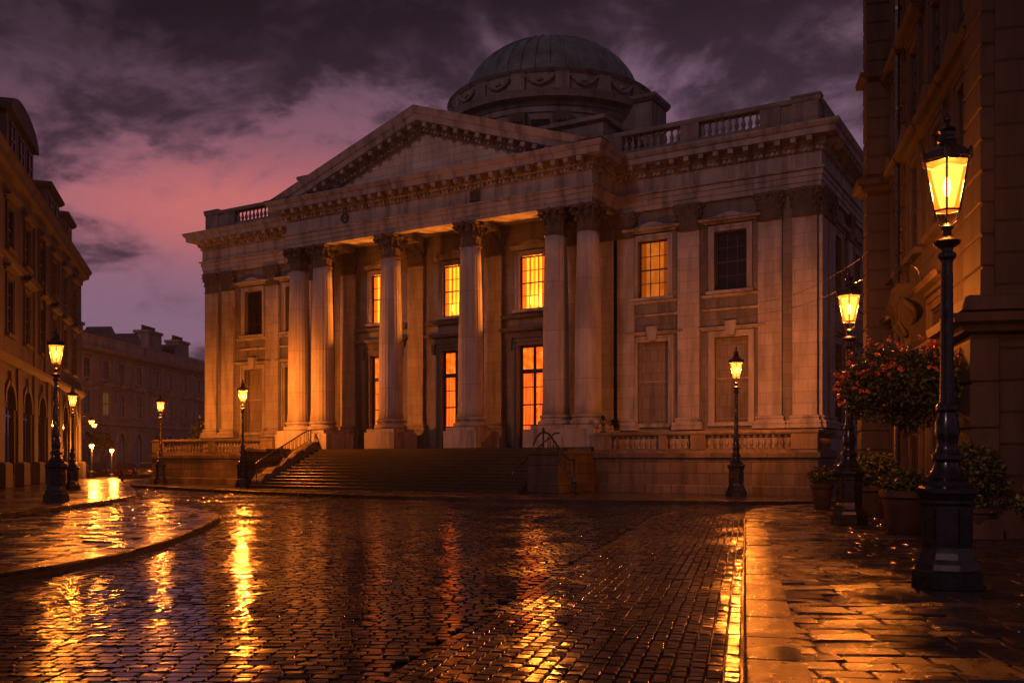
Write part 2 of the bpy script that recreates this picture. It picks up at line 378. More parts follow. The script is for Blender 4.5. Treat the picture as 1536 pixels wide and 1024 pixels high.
K_back = catmull([(-13.6,12),(-13.3,20),(-13.35,24.5),(-13.75,29.5),(-14.2,33),(-14.6,35.6),(-15.3,38.3),(-16.8,42),(-19.0,47.2),(-22.2,54.5),(-26.0,63),(-30.5,73),(-36,86)])
K_fore = catmull([(-31.5,70),(-23.6,58.0),(-13.4,46.8),(-6.2,40.9),(.36,37.0),(5.8,35.5),(9.5,34.95),(13,34.8),(18,35.2)])
def offset(K, d):                                     # positive to the right of travel
    out = []
    for i in range(len(K)):
        t = (K[min(i+1,len(K)-1)]-K[max(i-1,0)]).normalized(); out.append(K[i]+Vector((t.y,-t.x))*d)
    return out
def inpoly(poly, xs, ys):
    ins = np.zeros(len(xs), bool); n = len(poly)
    for i in range(n):
        x0, y0 = poly[i]; x1, y1 = poly[(i+1)%n]
        c = (y0 > ys) != (y1 > ys)
        with np.errstate(divide='ignore', invalid='ignore'): xi = (x1-x0)*(ys-y0)/(y1-y0)+x0
        ins ^= c & (xs < xi)
    return ins
def kdist(K, xs, ys):
    P = np.array([(p.x,p.y) for p in K]); best = np.full(len(xs), 1e9)
    for i in range(len(P)-1):
        a, b = P[i], P[i+1]; ab = b-a; t = np.clip(((xs-a[0])*ab[0]+(ys-a[1])*ab[1])/(ab@ab), 0, 1)
        best = np.minimum(best, np.hypot(xs-a[0]-t*ab[0], ys-a[1]-t*ab[1]))
    return best
def stones(name, cx, cy_, ang, w, l, z0, mat, hi=.012, tilt=.022, edge=.10, drop=.045, gap=.012, smooth=True):
    # pillow stones: a 4x4 grid each
    n = len(cx); u = np.array([-.5,-.5+edge,.5-edge,.5])
    gx, gy = np.meshgrid(u, u); gx = gx.ravel(); gy = gy.ravel()
    inner = (np.abs(gx) < .49) & (np.abs(gy) < .49)
    lx = gx[None,:]*(w[:,None]-gap) ; ly = gy[None,:]*(l[:,None]-gap)
    lx = lx*(1+rng.normal(0,.018,(n,16))); ly = ly*(1+rng.normal(0,.018,(n,16)))
    dome = np.where(inner, 0, -drop)[None,:]
    tz = rng.normal(0,tilt,(n,1))*lx + rng.normal(0,tilt,(n,1))*ly + rng.normal(0,hi*.5,(n,1)) + rng.normal(0,hi*.25,(n,16))*inner
    c, s_ = np.cos(ang)[:,None], np.sin(ang)[:,None]
    V = np.stack([cx[:,None]+lx*c-ly*s_, cy_[:,None]+lx*s_+ly*c, z0+tz+dome], -1).reshape(-1,3)
    q = np.array([(r*4+k, r*4+k+1, (r+1)*4+k+1, (r+1)*4+k) for r in range(3) for k in range(3)])
    Fc = (q[None]+np.arange(n)[:,None,None]*16).reshape(-1,4)
    me = bpy.data.meshes.new(name); me.vertices.add(len(V)); me.vertices.foreach_set('co', V.ravel().astype(np.float32))
    me.loops.add(Fc.size); me.loops.foreach_set('vertex_index', Fc.ravel().astype(np.int32))
    me.polygons.add(len(Fc)); me.polygons.foreach_set('loop_start', np.arange(0,Fc.size,4,dtype=np.int32))
    me.polygons.foreach_set('use_smooth', np.full(len(Fc), smooth))
    if smooth: me.polygons.foreach_set('use_smooth', np.tile(np.array([1,1,1,1,0,1,1,1,1],bool), n))
    me.update(); me.validate(); me.materials.append(mat); return me
def rows(x0, x1, y0, y1, pitch, wid, rot=0., wav=.0):
    xs, ys, an, ws, ls = [], [], [], [], []; y = y0
    cxm, cym = (x0+x1)/2, (y0+y1)/2
    while y < y1:
        p = pitch*random.uniform(.9,1.1); x = x0+random.uniform(0,wid)
        while x < x1:
            w = wid*random.uniform(.72,1.3)
            yy = y+p/2+wav*sin(x*.55+y*.21)+wav*.6*sin(x*1.3-y*.4); a = wav*.55*cos(x*.55+y*.21)
            dx, dy = x+w/2-cxm, yy-cym
            xs.append(cxm+dx*cos(rot)-dy*sin(rot)); ys.append(cym+dx*sin(rot)+dy*cos(rot)); an.append(a+rot); ws.append(w); ls.append(p); x += w
        y += p
    return [np.array(a) for a in (xs,ys,an,ws,ls)]
def cat_arr(*A): return [np.concatenate(z) for z in zip(*A)]
def courses(K, ds, length, wid):                     # stones laid along a kerb line
    res = [[],[],[],[],[]]
    for d in ds:
        Q = offset(K, d); s = 0; nxt = 0; i = 0
        while i < len(Q)-1:
            seg = (Q[i+1]-Q[i]); sl = seg.length
            if sl < 1e-5: i += 1; continue
            while nxt < s+sl:
                ln = length*random.uniform(.8,1.2); p = Q[i]+seg*((nxt-s)/sl); t = atan2(seg.y, seg.x)
                for arr, v in zip(res, (p.x,p.y,t,ln,wid*random.uniform(.92,1.05))): arr.append(v)
                nxt += ln
            s += sl; i += 1
    return [np.array(a) for a in res]
def trim_to(A, K, poly, inner, side):                 # cut the slabs that meet the kerb
    sd = kdist(K, A[0], A[1])*np.where(inpoly(poly, A[0], A[1]), 1, -1); w = A[3].copy(); far = sd+w/2
    cut = sd-w/2 < inner; nw = np.where(cut, np.maximum(far-inner, 0), w); A[0] += side*(w-nw)/2*np.cos(A[2]); A[1] += side*(w-nw)/2*np.sin(A[2]); A[3][:] = nw
P2 = lambda K: [(p.x,p.y) for p in K]
road_poly = P2(K_right) + list(reversed(P2(K_fore))) + list(reversed(P2(K_back)))[:30] + list(reversed(P2(K_isle)))
struct('ground', MB().slab([(-170,-60),(150,-60),(150,260),(-170,260)], -.9, -.11), M_ground)
struct('road', MB().slab([(-75,-20),(45,-20),(45,36),(10,45),(-10,60),(-30,110),(-75,150)], -.10, -.045), M_road)
right_poly = P2(K_right)+[(34,34),(34,4.2)]
isle_poly = P2(K_isle)+[(-30,37),(-30,6.8)]
back_poly = P2(K_back)+[(-80,90),(-80,12)]
fore_poly = P2(K_fore)+[(60,36),(60,110),(-31,110)]
struct('pavement', MB().slab(right_poly, -.098, .072), M_ground)
tag(struct('pavement', MB().slab(isle_poly, -.098, .070), M_ground))
struct('pavement', MB().slab(back_poly, -.097, .255), M_fore)
struct('forecourt', MB().slab(fore_poly, -.099, .120), M_fore)
# setts of the square
A = rows(-16, 13, 4.8, 36.5, .145, .178, R(-4), .05)
B = rows(-30, 14, 36.5, 62, .27, .42, R(-9), .05)
A = cat_arr(A, B)
rp = P2(offset(K_right,-.02)) + list(reversed(P2(offset(K_fore,-.0)))) + [(-36,80)] + list(reversed(P2(offset(K_back,.15)))) [0:110]
keep = (~inpoly(right_poly, A[0], A[1])) & (~inpoly(isle_poly, A[0], A[1])) & (~inpoly(back_poly, A[0], A[1])) & (~inpoly(fore_poly, A[0], A[1]))
dR = kdist(K_right, A[0], A[1]); dI = kdist(K_isle, A[0], A[1])
keep &= (dR > 2.70) & (dI > .80) & (np.abs(A[0]) < .60*A[1]+1.5)
keep &= (kdist(K_fore, A[0], A[1]) > .12) & (kdist(K_back, A[0], A[1]) > .15)
A = [a[keep] for a in A]
C1 = courses(K_right, [-.085-.132*k for k in range(20)], .17, .132); C2 = courses(K_isle, [.10,.255,.41,.565,.71], .2, .155)
C = cat_arr(C1, C2)
kp = ~inpoly(fore_poly, C[0], C[1]) & ~inpoly(back_poly, C[0], C[1]) & (kdist(K_fore, C[0], C[1]) > .12) & (C[1] > 4.5)
kp &= ~(inpoly(right_poly, C[0], C[1]) | inpoly(isle_poly, C[0], C[1]))
C = [c[kp] for c in C]
A = cat_arr(A, C)
struct('cobbled_square', stones('setts', *A, 0., M_sett, hi=.005, tilt=.011, edge=.085, drop=.020, gap=.010), None)
# flagstones of the right pavement and the left island
A = rows(-2, 22, 3, 36, .29, .52, R(-5), .0)
trim_to(A, K_right, right_poly, .42, 1)
keep = inpoly(right_poly, A[0], A[1]) & (A[3] > .04) & (A[0] < .60*A[1]+1.8)
A = [a[keep] for a in A]

struct('flagstone_paving', stones('flags', *A, .118, M_flag, hi=.009, tilt=.018, edge=.035, drop=.02, gap=.010, smooth=False), None)
A = rows(-19, -5, 7, 40, .36, .60, R(8), .03)
trim_to(A, K_isle, isle_poly, .48, -1)
keep = inpoly(isle_poly, A[0], A[1]) & ~inpoly(back_poly, A[0], A[1]) & (A[3] > .1) & (np.abs(A[0]) < .60*A[1]+1.5)
A = [a[keep] for a in A]
struct('flagstone_paving', stones('island flags', *A, .115, M_flag, hi=.012, tilt=.020, edge=.05, drop=.03, gap=.012, smooth=False), None)
def kerb(K, d0, d1, z0, z1, blk):
    m = MB(); Q0 = offset(K,d0); Q1 = offset(K,d1); k = max(1,int(blk/.35)); i = 0
    while i < len(K)-1:
        j = min(i+k, len(K)-1); rings = []
        dz = random.uniform(-.007,.007); e = .017
        for q in range(i, j+1):
            a, b = Q0[q], Q1[q]; t = (K[min(q+1,len(K)-1)]-K[max(q-1,0)]).normalized()
            sh = t*(e if q == i else (-e if q == j else 0)); a = a+sh; b = b+sh; n = (b-a).normalized()*.03
            r = [(a.x,a.y,z0),(a.x+n.x*.25,a.y+n.y*.25,z1-.03+dz),(a.x+n.x,a.y+n.y,z1+dz),(b.x-n.x*.4,b.y-n.y*.4,z1+dz),(b.x,b.y,z1-.015+dz),(b.x,b.y,z0)]
            rings.append(r)
        m.loft(rings); i = j
    return m
struct('kerb', kerb(K_right, 0, .47, -.09, .128, 1.1), M_kerb)
struct('kerb', kerb(K_isle, 0, -.55, -.09, .128, 1.4), M_kerb)
struct('kerb', kerb(K_back, 0, -.4, .05, .262, 1.2), M_kerb)
struct('kerb', kerb(K_fore, 0, -.42, -.09, .128, 1.2), M_kerb)

# ------------------------------------------------------------------ building kit
def wall_open(x0, x1, z0, z1, ops, depth=.35, th=None):
    """front wall at y=0 seen from -y, with real recessed openings; ops: (xa,xb,za,zb[,'arch'])"""
    m = MB(); xs = sorted({x0,x1,*[o[0] for o in ops],*[o[1] for o in ops]}); zs = sorted({z0,z1,*[o[2] for o in ops],*[o[3] for o in ops]})
    for i in range(len(xs)-1):
        for j in range(len(zs)-1):
            xm, zm = (xs[i]+xs[i+1])/2, (zs[j]+zs[j+1])/2
            if any(o[0] < xm < o[1] and o[2] < zm < o[3] for o in ops): continue
            m.add([(xs[i],0,zs[j]),(xs[i+1],0,zs[j]),(xs[i+1],0,zs[j+1]),(xs[i],0,zs[j+1])], [(0,1,2,3)])
    for o in ops:
        xa, xb, za, zb = o[:4]
        if len(o) > 4:
            r = (xb-xa)/2; c = (xa+xb)/2; zs_ = zb-r; n = 12
            arc = [(c-r*cos(pi*k/n), zs_+r*sin(pi*k/n)) for k in range(n+1)]
            for side in (0,1):
                half = arc[:n//2+1] if side == 0 else arc[n//2:]
                corner = (xa,zb) if side == 0 else (xb,zb)
                for a, b in zip(half[:-1], half[1:]): m.add([(corner[0],0,corner[1]),(a[0],0,a[1]),(b[0],0,b[1])], [(0,1,2)])
            ol = [(xa,za)]+arc+[(xb,za)]
        else: ol = [(xa,za),(xa,zb),(xb,zb),(xb,za)]
        n = len(ol)
        for k in range(n):
            a, b = ol[k], ol[(k+1)%n]
            m.add([(a[0],0,a[1]),(b[0],0,b[1]),(b[0],depth,b[1]),(a[0],depth,a[1])], [(0,1,2,3)])
    return m
MC = {}
def cached(key, fn):
    if key not in MC: MC[key] = fn()
    return MC[key]
def sash(w, h, nx, nz, fr=.07, bar=.04, d=.05, meet=True):
    m = MB(); m.box(-w/2,-w/2+fr,0,d,0,h); m.box(w/2-fr,w/2,0,d,0,h); m.box(-w/2+fr,w/2-fr,0,d,0,fr*1.2); m.box(-w/2+fr,w/2-fr,0,d,h-fr,h)
    for i in range(1,nx):
        x = -w/2+fr+(w-2*fr)*i/nx; m.box(x-bar/2,x+bar/2,.008,d-.01,fr*1.2,h-fr)
    for j in range(1,nz):
        z = fr+(h-2*fr)*j/nz; bb = bar*(1.9 if (meet and j == nz//2) else 1)
        m.box(-w/2+fr,w/2-fr,.004 if bb > bar else .011,d-.006,z-bb/2,z+bb/2)
    return m
def surround(w, h, s=.28, p=.10, inner=True):
    m = MB()
    for (a, b, q) in ((0,s*.6,p*.6),(s*.6,s,p)):
        m.box(-w/2-b,-w/2-a,-q,.0,0,h+b); m.box(w/2+a,w/2+b,-q,.0,0,h+b); m.box(-w/2-a,w/2+a,-q,.0,h+a,h+b)
    return m
def hood(w, kind=0, p=.40, t=.24):
    if kind == 4: p = .17; kind = 1
    m = MB(); pr = [(0,0),(.10,.0),(.12,t*.4),(p*.8,t*.5),(p*.85,t*.8),(p,t),(0,t+.03)]
    m.sweep([(-w/2,.02),(-w/2,0),(w/2,0),(w/2,.02)], pr)
    if kind == 1:
        n = 14; pts = [(w*(.5*k/n*2-.5)*.92, t+.03+.24*(cos(pi*(k/n-.5))**2)**.8*(1-abs(2*k/n-1)*.3)) for k in range(n+1)]
        m.prism([(-w*.46,t+.025)]+pts[1:-1]+[(w*.46,t+.025)], -p*.7, .02)
    if kind == 2: m.prism([(-w/2,t+.01),(w/2,t+.01),(0,t+.5)], -p*.9, .02)
    if kind == 3:
        m.prism([(w/2*cos(a), t+.01+.5*sin(a)) for a in [pi*k/12 for k in range(13)]], -p*.9, .02)
    return m
def console(): # scroll bracket
    return MB().prism([(-.09,0),(.09,0),(.11,.5),(-.11,.5)], -.2, 0)
def window(parent, x, z, w, h, mode='dark', nx=3, nz=4, y=0, depth=.35, rz=0, hd=0, sill=True, mats=(M_trim,M_sash), s=.28, at=None, name='window'):
    loc = (x,y,z) if at is None else at
    W_ = obj(name, cached(('sash',w,h,nx,nz,mats[1].name,depth), lambda: sash(w,h,nx,nz).xf(Matrix.Translation((0,max(.02,depth-.12),0))).mesh('sash',mats[1])), None, parent, loc, rz)
    pm = {'dark':M_glass,'lit':M_lit,'dim':M_litdim,'small':M_litsm,'curt':M_curt}[mode]
    obj('pane', cached(('pane',w,h,mode,depth), lambda: MB().box(-w/2,w/2,max(.05,depth-.085),max(.07,depth-.06),0,h).mesh('pane',pm)), None, W_)
    if mode in ('lit','dim'):
        def dr():
            m = MB(); nn = 14
            for sd in (-1,1):
                pts = [(sd*(w/2-.06-(w*.17)*k/nn), max(.05,depth-.085)-.012-.010*sin(k*1.9)) for k in range(nn+1)]
                m.loft([[(a,b,.05) for a,b in pts],[(a*.985,b,h*.55) for a,b in pts],[(a,b,h-.06) for a,b in pts]], cap=False, closed=False)
            return m.mesh('drape', M_drape if mode == 'lit' else M_drapedim)
        obj('drape', cached(('drape',w,h,mode,depth), dr), None, W_)
    if s: obj('surround', cached(('sur',w,h,s,mats[0].name), lambda: surround(w,h,s).mesh('surround',mats[0])), None, W_)
    if hd is not None: obj('hood', cached(('hood',w,hd,mats[0].name), lambda: hood(w+2*s+.25,hd).mesh('hood',mats[0])), None, W_, (0,-.001,h+s+.10))
    if sill: obj('sill', cached(('sill',w,s,mats[0].name,depth), lambda: MB().box(-w/2-s-.1,w/2+s+.1,-.22,-.001,-.16,-.002).mesh('sill',mats[0])), None, W_)
    return W_

# ------------------------------------------------------------------ the grand domed building
RZ = atan2(-.5122,.8589); OX, OY = 14.56, 44.69
def Lw(lx, ly, z=0): return (OX+.8589*lx+.5122*ly, OY-.5122*lx+.8589*ly, z)
G = thing('grand_building', 'grand domed neoclassical stone building with a columned portico and glowing windows', 'building', (OX,OY,0), RZ)
PC = -20.9; DEP = 27.0; WX0, WX1 = -42.0, 0.0
ZA, ZT = 14.65, 17.46
upw = [(-37.35,'dark'),(-33.55,'dark'),(PC-5.4,'lit'),(PC,'lit'),(PC+5.3,'lit'),(-8.42,'dim'),(-4.28,'dark')]
doors = [PC-5.4, PC, PC+5.3]
blind = [-37.35, -33.55, -8.40, -4.22]
ops = [(x-.83,x+.83,10.12,13.1) for x,_ in upw] + [(x-.90,x+.90,2.32,8.12) for x in doors] + [(x-.86,x+.86,3.55,7.8) for x in blind]
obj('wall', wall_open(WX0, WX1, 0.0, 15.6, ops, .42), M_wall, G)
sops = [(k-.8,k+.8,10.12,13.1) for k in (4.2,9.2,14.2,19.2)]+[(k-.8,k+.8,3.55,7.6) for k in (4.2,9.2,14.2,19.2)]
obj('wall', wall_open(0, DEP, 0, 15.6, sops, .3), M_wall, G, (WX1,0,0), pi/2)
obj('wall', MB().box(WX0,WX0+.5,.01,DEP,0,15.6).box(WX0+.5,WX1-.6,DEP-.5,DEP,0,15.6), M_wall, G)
obj('interior', MB().box(WX0+.6,WX1-.6,1.2,1.4,.1,15.5).box(-1.4,-1.2,1.4,DEP-1,.1,15.5), M_dark, G)
pod = [(.10,0),(.22,0),(.22,.9),(.12,1.0),(.12,2.75),(.20,2.8),(.26,2.9),(.26,3.12),(.05,3.2)]
pieces('podium', MB().sweep([(WX0,DEP),(WX0,0),(-31.2,0)], pod).sweep([(-10.6,0),(0,0),(0,DEP)], pod), M_trim, G)
path = [(WX0-.15,DEP),(WX0-.15,-.15),(-31.3,-.15),(-31.3,-3.05),(-10.45,-3.05),(-10.45,-.15),(WX1+.15,-.15),(WX1+.15,DEP)]
ent = [(-.3,ZA),(0,ZA),(0,14.90),(.05,14.91),(.05,15.18),(.10,15.19),(.10,15.42),(.20,15.46),(.20,15.54),(.03,15.56),(.03,16.30),(.12,16.33),(.12,16.50),(.22,16.54),(.26,16.62),(.26,16.86),(.80,16.88),(.82,17.14),(.90,17.20),(.98,17.34),(1.0,17.44),(-.35,17.47)]
ENT = obj('entablature', MB().sweep(path, ent, cap=False), M_trim, G)
# dentils and modillions follow the cornice
def along(path, step, fn):
    m = MB()
    for a, b in zip(path[:-1], path[1:]):
        a, b = Vector(a), Vector(b); t = (b-a).normalized(); ln = (b-a).length; n = max(1,int(ln/step))
        for k in range(n):
            p = a+t*(ln*(k+.5)/n); o = len(m.v); fn(m); m.xf(Matrix.Translation((p.x,p.y,0)) @ Matrix.Rotation(atan2(t.y,t.x),4,'Z'), o)
    return m
vis = path[1:]
tag(obj('dentil_course', along(vis, .26, lambda m: m.box(-.075,.075,-.205,-.11,16.345,16.50)), M_trim, ENT), kind='stuff')
pieces('modillion', along(vis, .74, lambda m: m.prism([(-.13,16.64),(.13,16.64),(.13,16.878),(-.13,16.878)], -.74,-.255).prism([(-.10,16.57),(.10,16.57),(.11,16.645),(-.11,16.645)],-.50,-.26)), M_trim, ENT)
# portico: floor, ceiling, inner beam
obj('portico_floor', MB().box(-31.5,-10.25,-3.55,.3,.05,2.30), M_terr, G)
obj('portico_ceiling', MB().box(-31.0,-10.7,-2.55,.41,14.97,15.5), M_trim, G)
m = MB().box(-31.28,-10.47,-3.03,-2.5,14.652,15.45)
for x in (PC-9.95,PC-8.05,PC-2.75,PC+2.75,PC+8.05,PC+9.95): m.box(x-.5,x+.5,-2.5,-.001,14.66,14.98)
obj('ceiling_beam', m, M_trim, G)
# pediment
hw = (31.3-10.45)/2; cxp = -(31.3+10.45)/2; YF = -3.05; SL = .345; ZB = 20.02
obj('tympanum', MB().prism([(cxp-8.6,17.44),(cxp+8.6,17.44),(cxp,ZB+.12)], YF+.10, YF+1.0), M_tymp, G)
rk = [(-.25,0),(.10,0),(.12,.16),(.22,.20),(.24,.44),(.80,.47),(.84,.76),(.92,.84),(1.04,1.22),(-.4,1.26)]
m = MB(); N = 40; rings = []
for i in range(-N, N+1):
    x = cxp+(hw+1.02)*i/N; b = ZB-SL*abs(x-cxp)
    rings.append([(x, YF-d, max(b+h, 17.475+.004*k)) for k, (d,h) in enumerate(rk)])
m.loft(rings)
RK = obj('raking_cornice', m, M_trim, G)
m = MB(); m2 = MB()
for sgn in (-1,1):
    k = .4
    while k < hw-2.3:
        x = cxp+sgn*k; b = ZB-SL*k; th = atan2(-SL*sgn,1)
        o = len(m.v); m.box(-.13,.13,-.73,-.23,.19,.455); m.xf(Matrix.Translation((x,YF,b)) @ Matrix.Rotation(-th,4,'Y'), o); k += .70
    k = .1
    while k < hw-2.0:
        x = cxp+sgn*k; b = ZB-SL*k; th = atan2(-SL*sgn,1)
        o = len(m2.v); m2.box(-.07,.07,-.20,-.10,.02,.16); m2.xf(Matrix.Translation((x,YF,b)) @ Matrix.Rotation(-th,4,'Y'), o); k += .25
pieces('modillion', m, M_trim, RK); tag(obj('dentil_course', m2, M_trim, RK), kind='stuff')
obj('roof', MB().prism([(cxp-hw-.2,17.49),(cxp+hw+.2,17.49),(cxp,ZB+1.2)], YF+.6, 3.0), M_lead, G)
obj('roof', MB().box(WX0+.3,WX1-.3,.8,DEP-.3,17.0,17.42), M_lead, G)
# two carved wreath emblems on the frieze
def wreath(square):
    m = MB()
    if square: m.bbox(-.34,.34,-.05,.0,-.30,.30,.02)
    rings = []; 
    for j in range(20):
        a = 2*pi*j/20; c = Vector((.25*cos(a),-.05,.25*sin(a)))
        m.lathe([(.01,-.05),(.06,-.02),(.06,.03),(.01,.06)], c, 6)
    m.tube([(-.14,-.05,-.12),(-.12,-.07,.1),(0,-.08,.0),(.12,-.07,.12),(.14,-.05,-.1)], .03, 5); m.tube([(-.1,-.06,.02),(.1,-.06,-.06)], .025, 5)
    return m
obj('carved_emblem', wreath(False), M_soot, G, (-26.6,-3.08,15.95)); obj('carved_emblem', wreath(True), M_soot, G, (-17.45,-3.08,15.93))

# columns
def acanthus(m, r0, z0, h, ang, w, curl):
    pts = [(0,0),(.02,.35),(.04,.65),(.10,.88),(.20,1.0),(.30,.93),(.33,.80)]
    c, s = cos(ang), sin(ang); rings = []
    for i, (o, t) in enumerate(pts):
        rr = r0+o*curl; ww = w*(.8,1,1.05,1.1,1.0,.7,.35)[i]/2; ax = -s; ay = c; row = []
        for q, dz in ((-1,-.03),(-.5,.0),(0,.03),(.5,.0),(1,-.03)):
            r2 = rr-abs(q)*.03+(.03 if q == 0 else 0)
            row.append((r2*c+ax*ww*q, r2*s+ay*ww*q, z0+t*h-abs(q)*.05*h))
        rings.append(row)
    m.loft(rings, cap=False, closed=False)
    m.loft([[(x*.94,y*.94,z-.015) for x,y,z in r] for r in rings], cap=False, closed=False)
def capital(rb=.56, h=1.3, ab=.86):
    m = MB(); m.lathe([(rb*1.0,0),(rb*1.10,.03),(rb*1.10,.09),(rb*.92,.11),(rb*.90,.5*h),(rb*1.02,.8*h),(rb*1.2,.88*h)], n=24)
    for k in range(8): acanthus(m, rb*.93, .10, h*.40, 2*pi*k/8, .38, .55)
    for k in range(8): acanthus(m, rb*.93, .10, h*.68, 2*pi*(k+.5)/8, .38, .72)
    for k in range(4):                                   # corner volutes and centre flowers
        a = pi/4+k*pi/2; c, s = cos(a), sin(a); pts = []
        for q in range(15):
            t = q/14*3.6*pi/1.2; r = .17*(1-q/17); pts.append(((ab*1.18-.12+r*cos(t+2.2))*c, (ab*1.18-.12+r*cos(t+2.2))*s, .76*h+r*sin(t+2.2)))
        m.tube([(rb*1.02*c,rb*1.02*s,.45*h)]+pts, .055, 5)
        m.lathe([(.02,-.10),(.10,-.06),(.12,0),(.10,.06),(.02,.10)], (ab*1.15*c, ab*1.15*s, .80*h), 7)
        a = k*pi/2; c, s = cos(a), sin(a)
        for e in (-1,1):
            m.tube([(rb*c-e*s*.1, rb*s+e*c*.1, .5*h),(rb*1.15*c-e*s*.2, rb*1.15*s+e*c*.2, .72*h),(rb*1.25*c-e*s*.13, rb*1.25*s+e*c*.13, .84*h)], .04, 5)
        m.lathe([(.03,-.12),(.13,-.06),(.14,.03),(.05,.12)], ((ab+.02)*.98*c, (ab+.02)*.98*s, .93*h), 7)
    pl = []
    for k in range(4):
        a = pi/4+k*pi/2; C0 = Vector((ab*1.36*cos(a), ab*1.36*sin(a))); C1 = Vector((ab*1.36*cos(a+pi/2), ab*1.36*sin(a+pi/2)))
        for q in range(8):
            t = .04+.92*q/7; p = C0.lerp(C1,t); pl.append(p*(1-.13*sin(pi*t)))
    m.loft([[(p.x*.93,p.y*.93,.88*h) for p in pl],[(p.x*.97,p.y*.97,.94*h) for p in pl],[(p.x,p.y,.95*h) for p in pl],[(p.x,p.y,h) for p in pl]])
    return m
def colbase(r=.70, sq=.98):
    m = MB().bbox(-sq,sq,-sq,sq,0,.20,.015)
    pr = [(sq*.93,.20)]+[(sq*.87+.11*sin(a),.33-.13*cos(a)) for a in [pi*k/6 for k in range(7)]]+[(r*1.15,.47),(r*1.10,.54),(r*1.14,.585)]+[(r*1.15+.06*sin(a),.66-.07*cos(a)) for a in [pi*k/6 for k in range(7)]]+[(r*1.04,.76)]
    return m.lathe(pr, n=40)
ZC0 = 3.25; HCAP = 1.36; ZCAP = ZA-HCAP
def shaft():
    H = ZCAP-ZC0-.72; nfl = 22; pr = []
    for k in range(15):
        t = k/14; r = .70-.02*t-.115*max(0,(t-.25)/.75)**1.6
        if t < .02: r += .05
        pr.append((r, .72+H*t))
    rf = lambda a: 1-.030*abs(sin(a*nfl/2))**.6 if True else 1
    return MB().lathe(pr, n=nfl*6, rf=lambda a: 1-.028*(1-abs(cos(a*nfl/2))**1.0))
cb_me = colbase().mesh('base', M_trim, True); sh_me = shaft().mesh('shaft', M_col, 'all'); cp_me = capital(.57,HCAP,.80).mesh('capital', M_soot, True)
for x in (-9.95,-8.05,-2.8,2.75,8.08,9.95):
    c = obj('column', sh_me, None, G, (PC+x,-2.45,ZC0), rz=random.uniform(0,6)); c.rotation_euler = (0,0,0)
    obj('base', cb_me, None, c); obj('capital', cp_me, None, c, (0,0,ZCAP-ZC0))
    # respond on the wall behind
def ppil(w, z0, z1, p=.16):
    return MB().box(-w/2,w/2,-p,.0,z0,z1)
pb_me = MB().sweep([(-.58,0),(-.58,-.16),(.58,-.16),(.58,0)], [(.0,0),(.24,0),(.24,.17),(.20,.18),(.24,.27),(.20,.36),(.10,.38),(.08,.46),(.13,.50),(.10,.58),(0,.62)]).mesh('base', M_trim)
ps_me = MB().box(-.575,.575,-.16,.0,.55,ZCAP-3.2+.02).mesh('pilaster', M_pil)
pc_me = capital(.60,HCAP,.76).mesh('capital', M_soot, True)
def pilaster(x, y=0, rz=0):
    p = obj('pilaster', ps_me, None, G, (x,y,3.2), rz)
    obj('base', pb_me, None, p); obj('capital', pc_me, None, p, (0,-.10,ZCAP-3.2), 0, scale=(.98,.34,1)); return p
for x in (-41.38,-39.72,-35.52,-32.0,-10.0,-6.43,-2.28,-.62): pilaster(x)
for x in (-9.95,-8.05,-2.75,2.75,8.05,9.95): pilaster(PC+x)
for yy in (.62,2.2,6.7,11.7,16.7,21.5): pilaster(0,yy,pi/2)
m = MB().bbox(-31.75,-27.6,-3.62,-1.2,2.302,3.25,.02).bbox(-14.15,-10.05,-3.62,-1.2,2.302,3.25,.02)
pieces('pedestal', m, M_trim, G)
for x in (PC-2.8,PC+2.75):
    obj('pedestal', MB().bbox(-1.08,1.08,-1.08,1.08,0,.95,.02), M_trim, G, (x,-2.45,2.301))
m = MB()
for x in (-9.95,-8.05,-2.75,2.75,8.05,9.95): m.bbox(PC+x-.8,PC+x+.8,-.42,.01,2.302,3.22,.02)
pieces('plinth', m, M_trim, G)
# windows
for x, md in upw:
    portico = md == 'lit'
    if portico:                                          # added light set low behind this window, to brighten the portico ceiling
        li = bpy.data.lights.new('added_room_light','POINT'); li.energy = 4200; li.color = (1,.235,.022); li.shadow_soft_size = .12
        lo = bpy.data.objects.new('added_room_light', li); COL.objects.link(lo); lo.parent = G; lo.location = (x,.80,10.75)
    window(G, x, 10.12, 1.66, 2.98, md, 3, 4, depth=.27 if portico else .42, hd=4 if portico else 1, sill=True)
for x in upw and [u[0] for u in upw if u[1] != 'lit']:
    pieces('string_course', MB().sweep([(x-1.35,.01),(x-1.35,0),(x+1.35,0),(x+1.35,.01)], [(0,9.78),(.12,9.82),(.18,9.93),(0,9.95)]).sweep([(x-1.35,.01),(x-1.35,0),(x+1.35,0),(x+1.35,.01)], [(0,9.12),(.08,9.14),(.12,9.24),(0,9.26)]), M_trim, G)
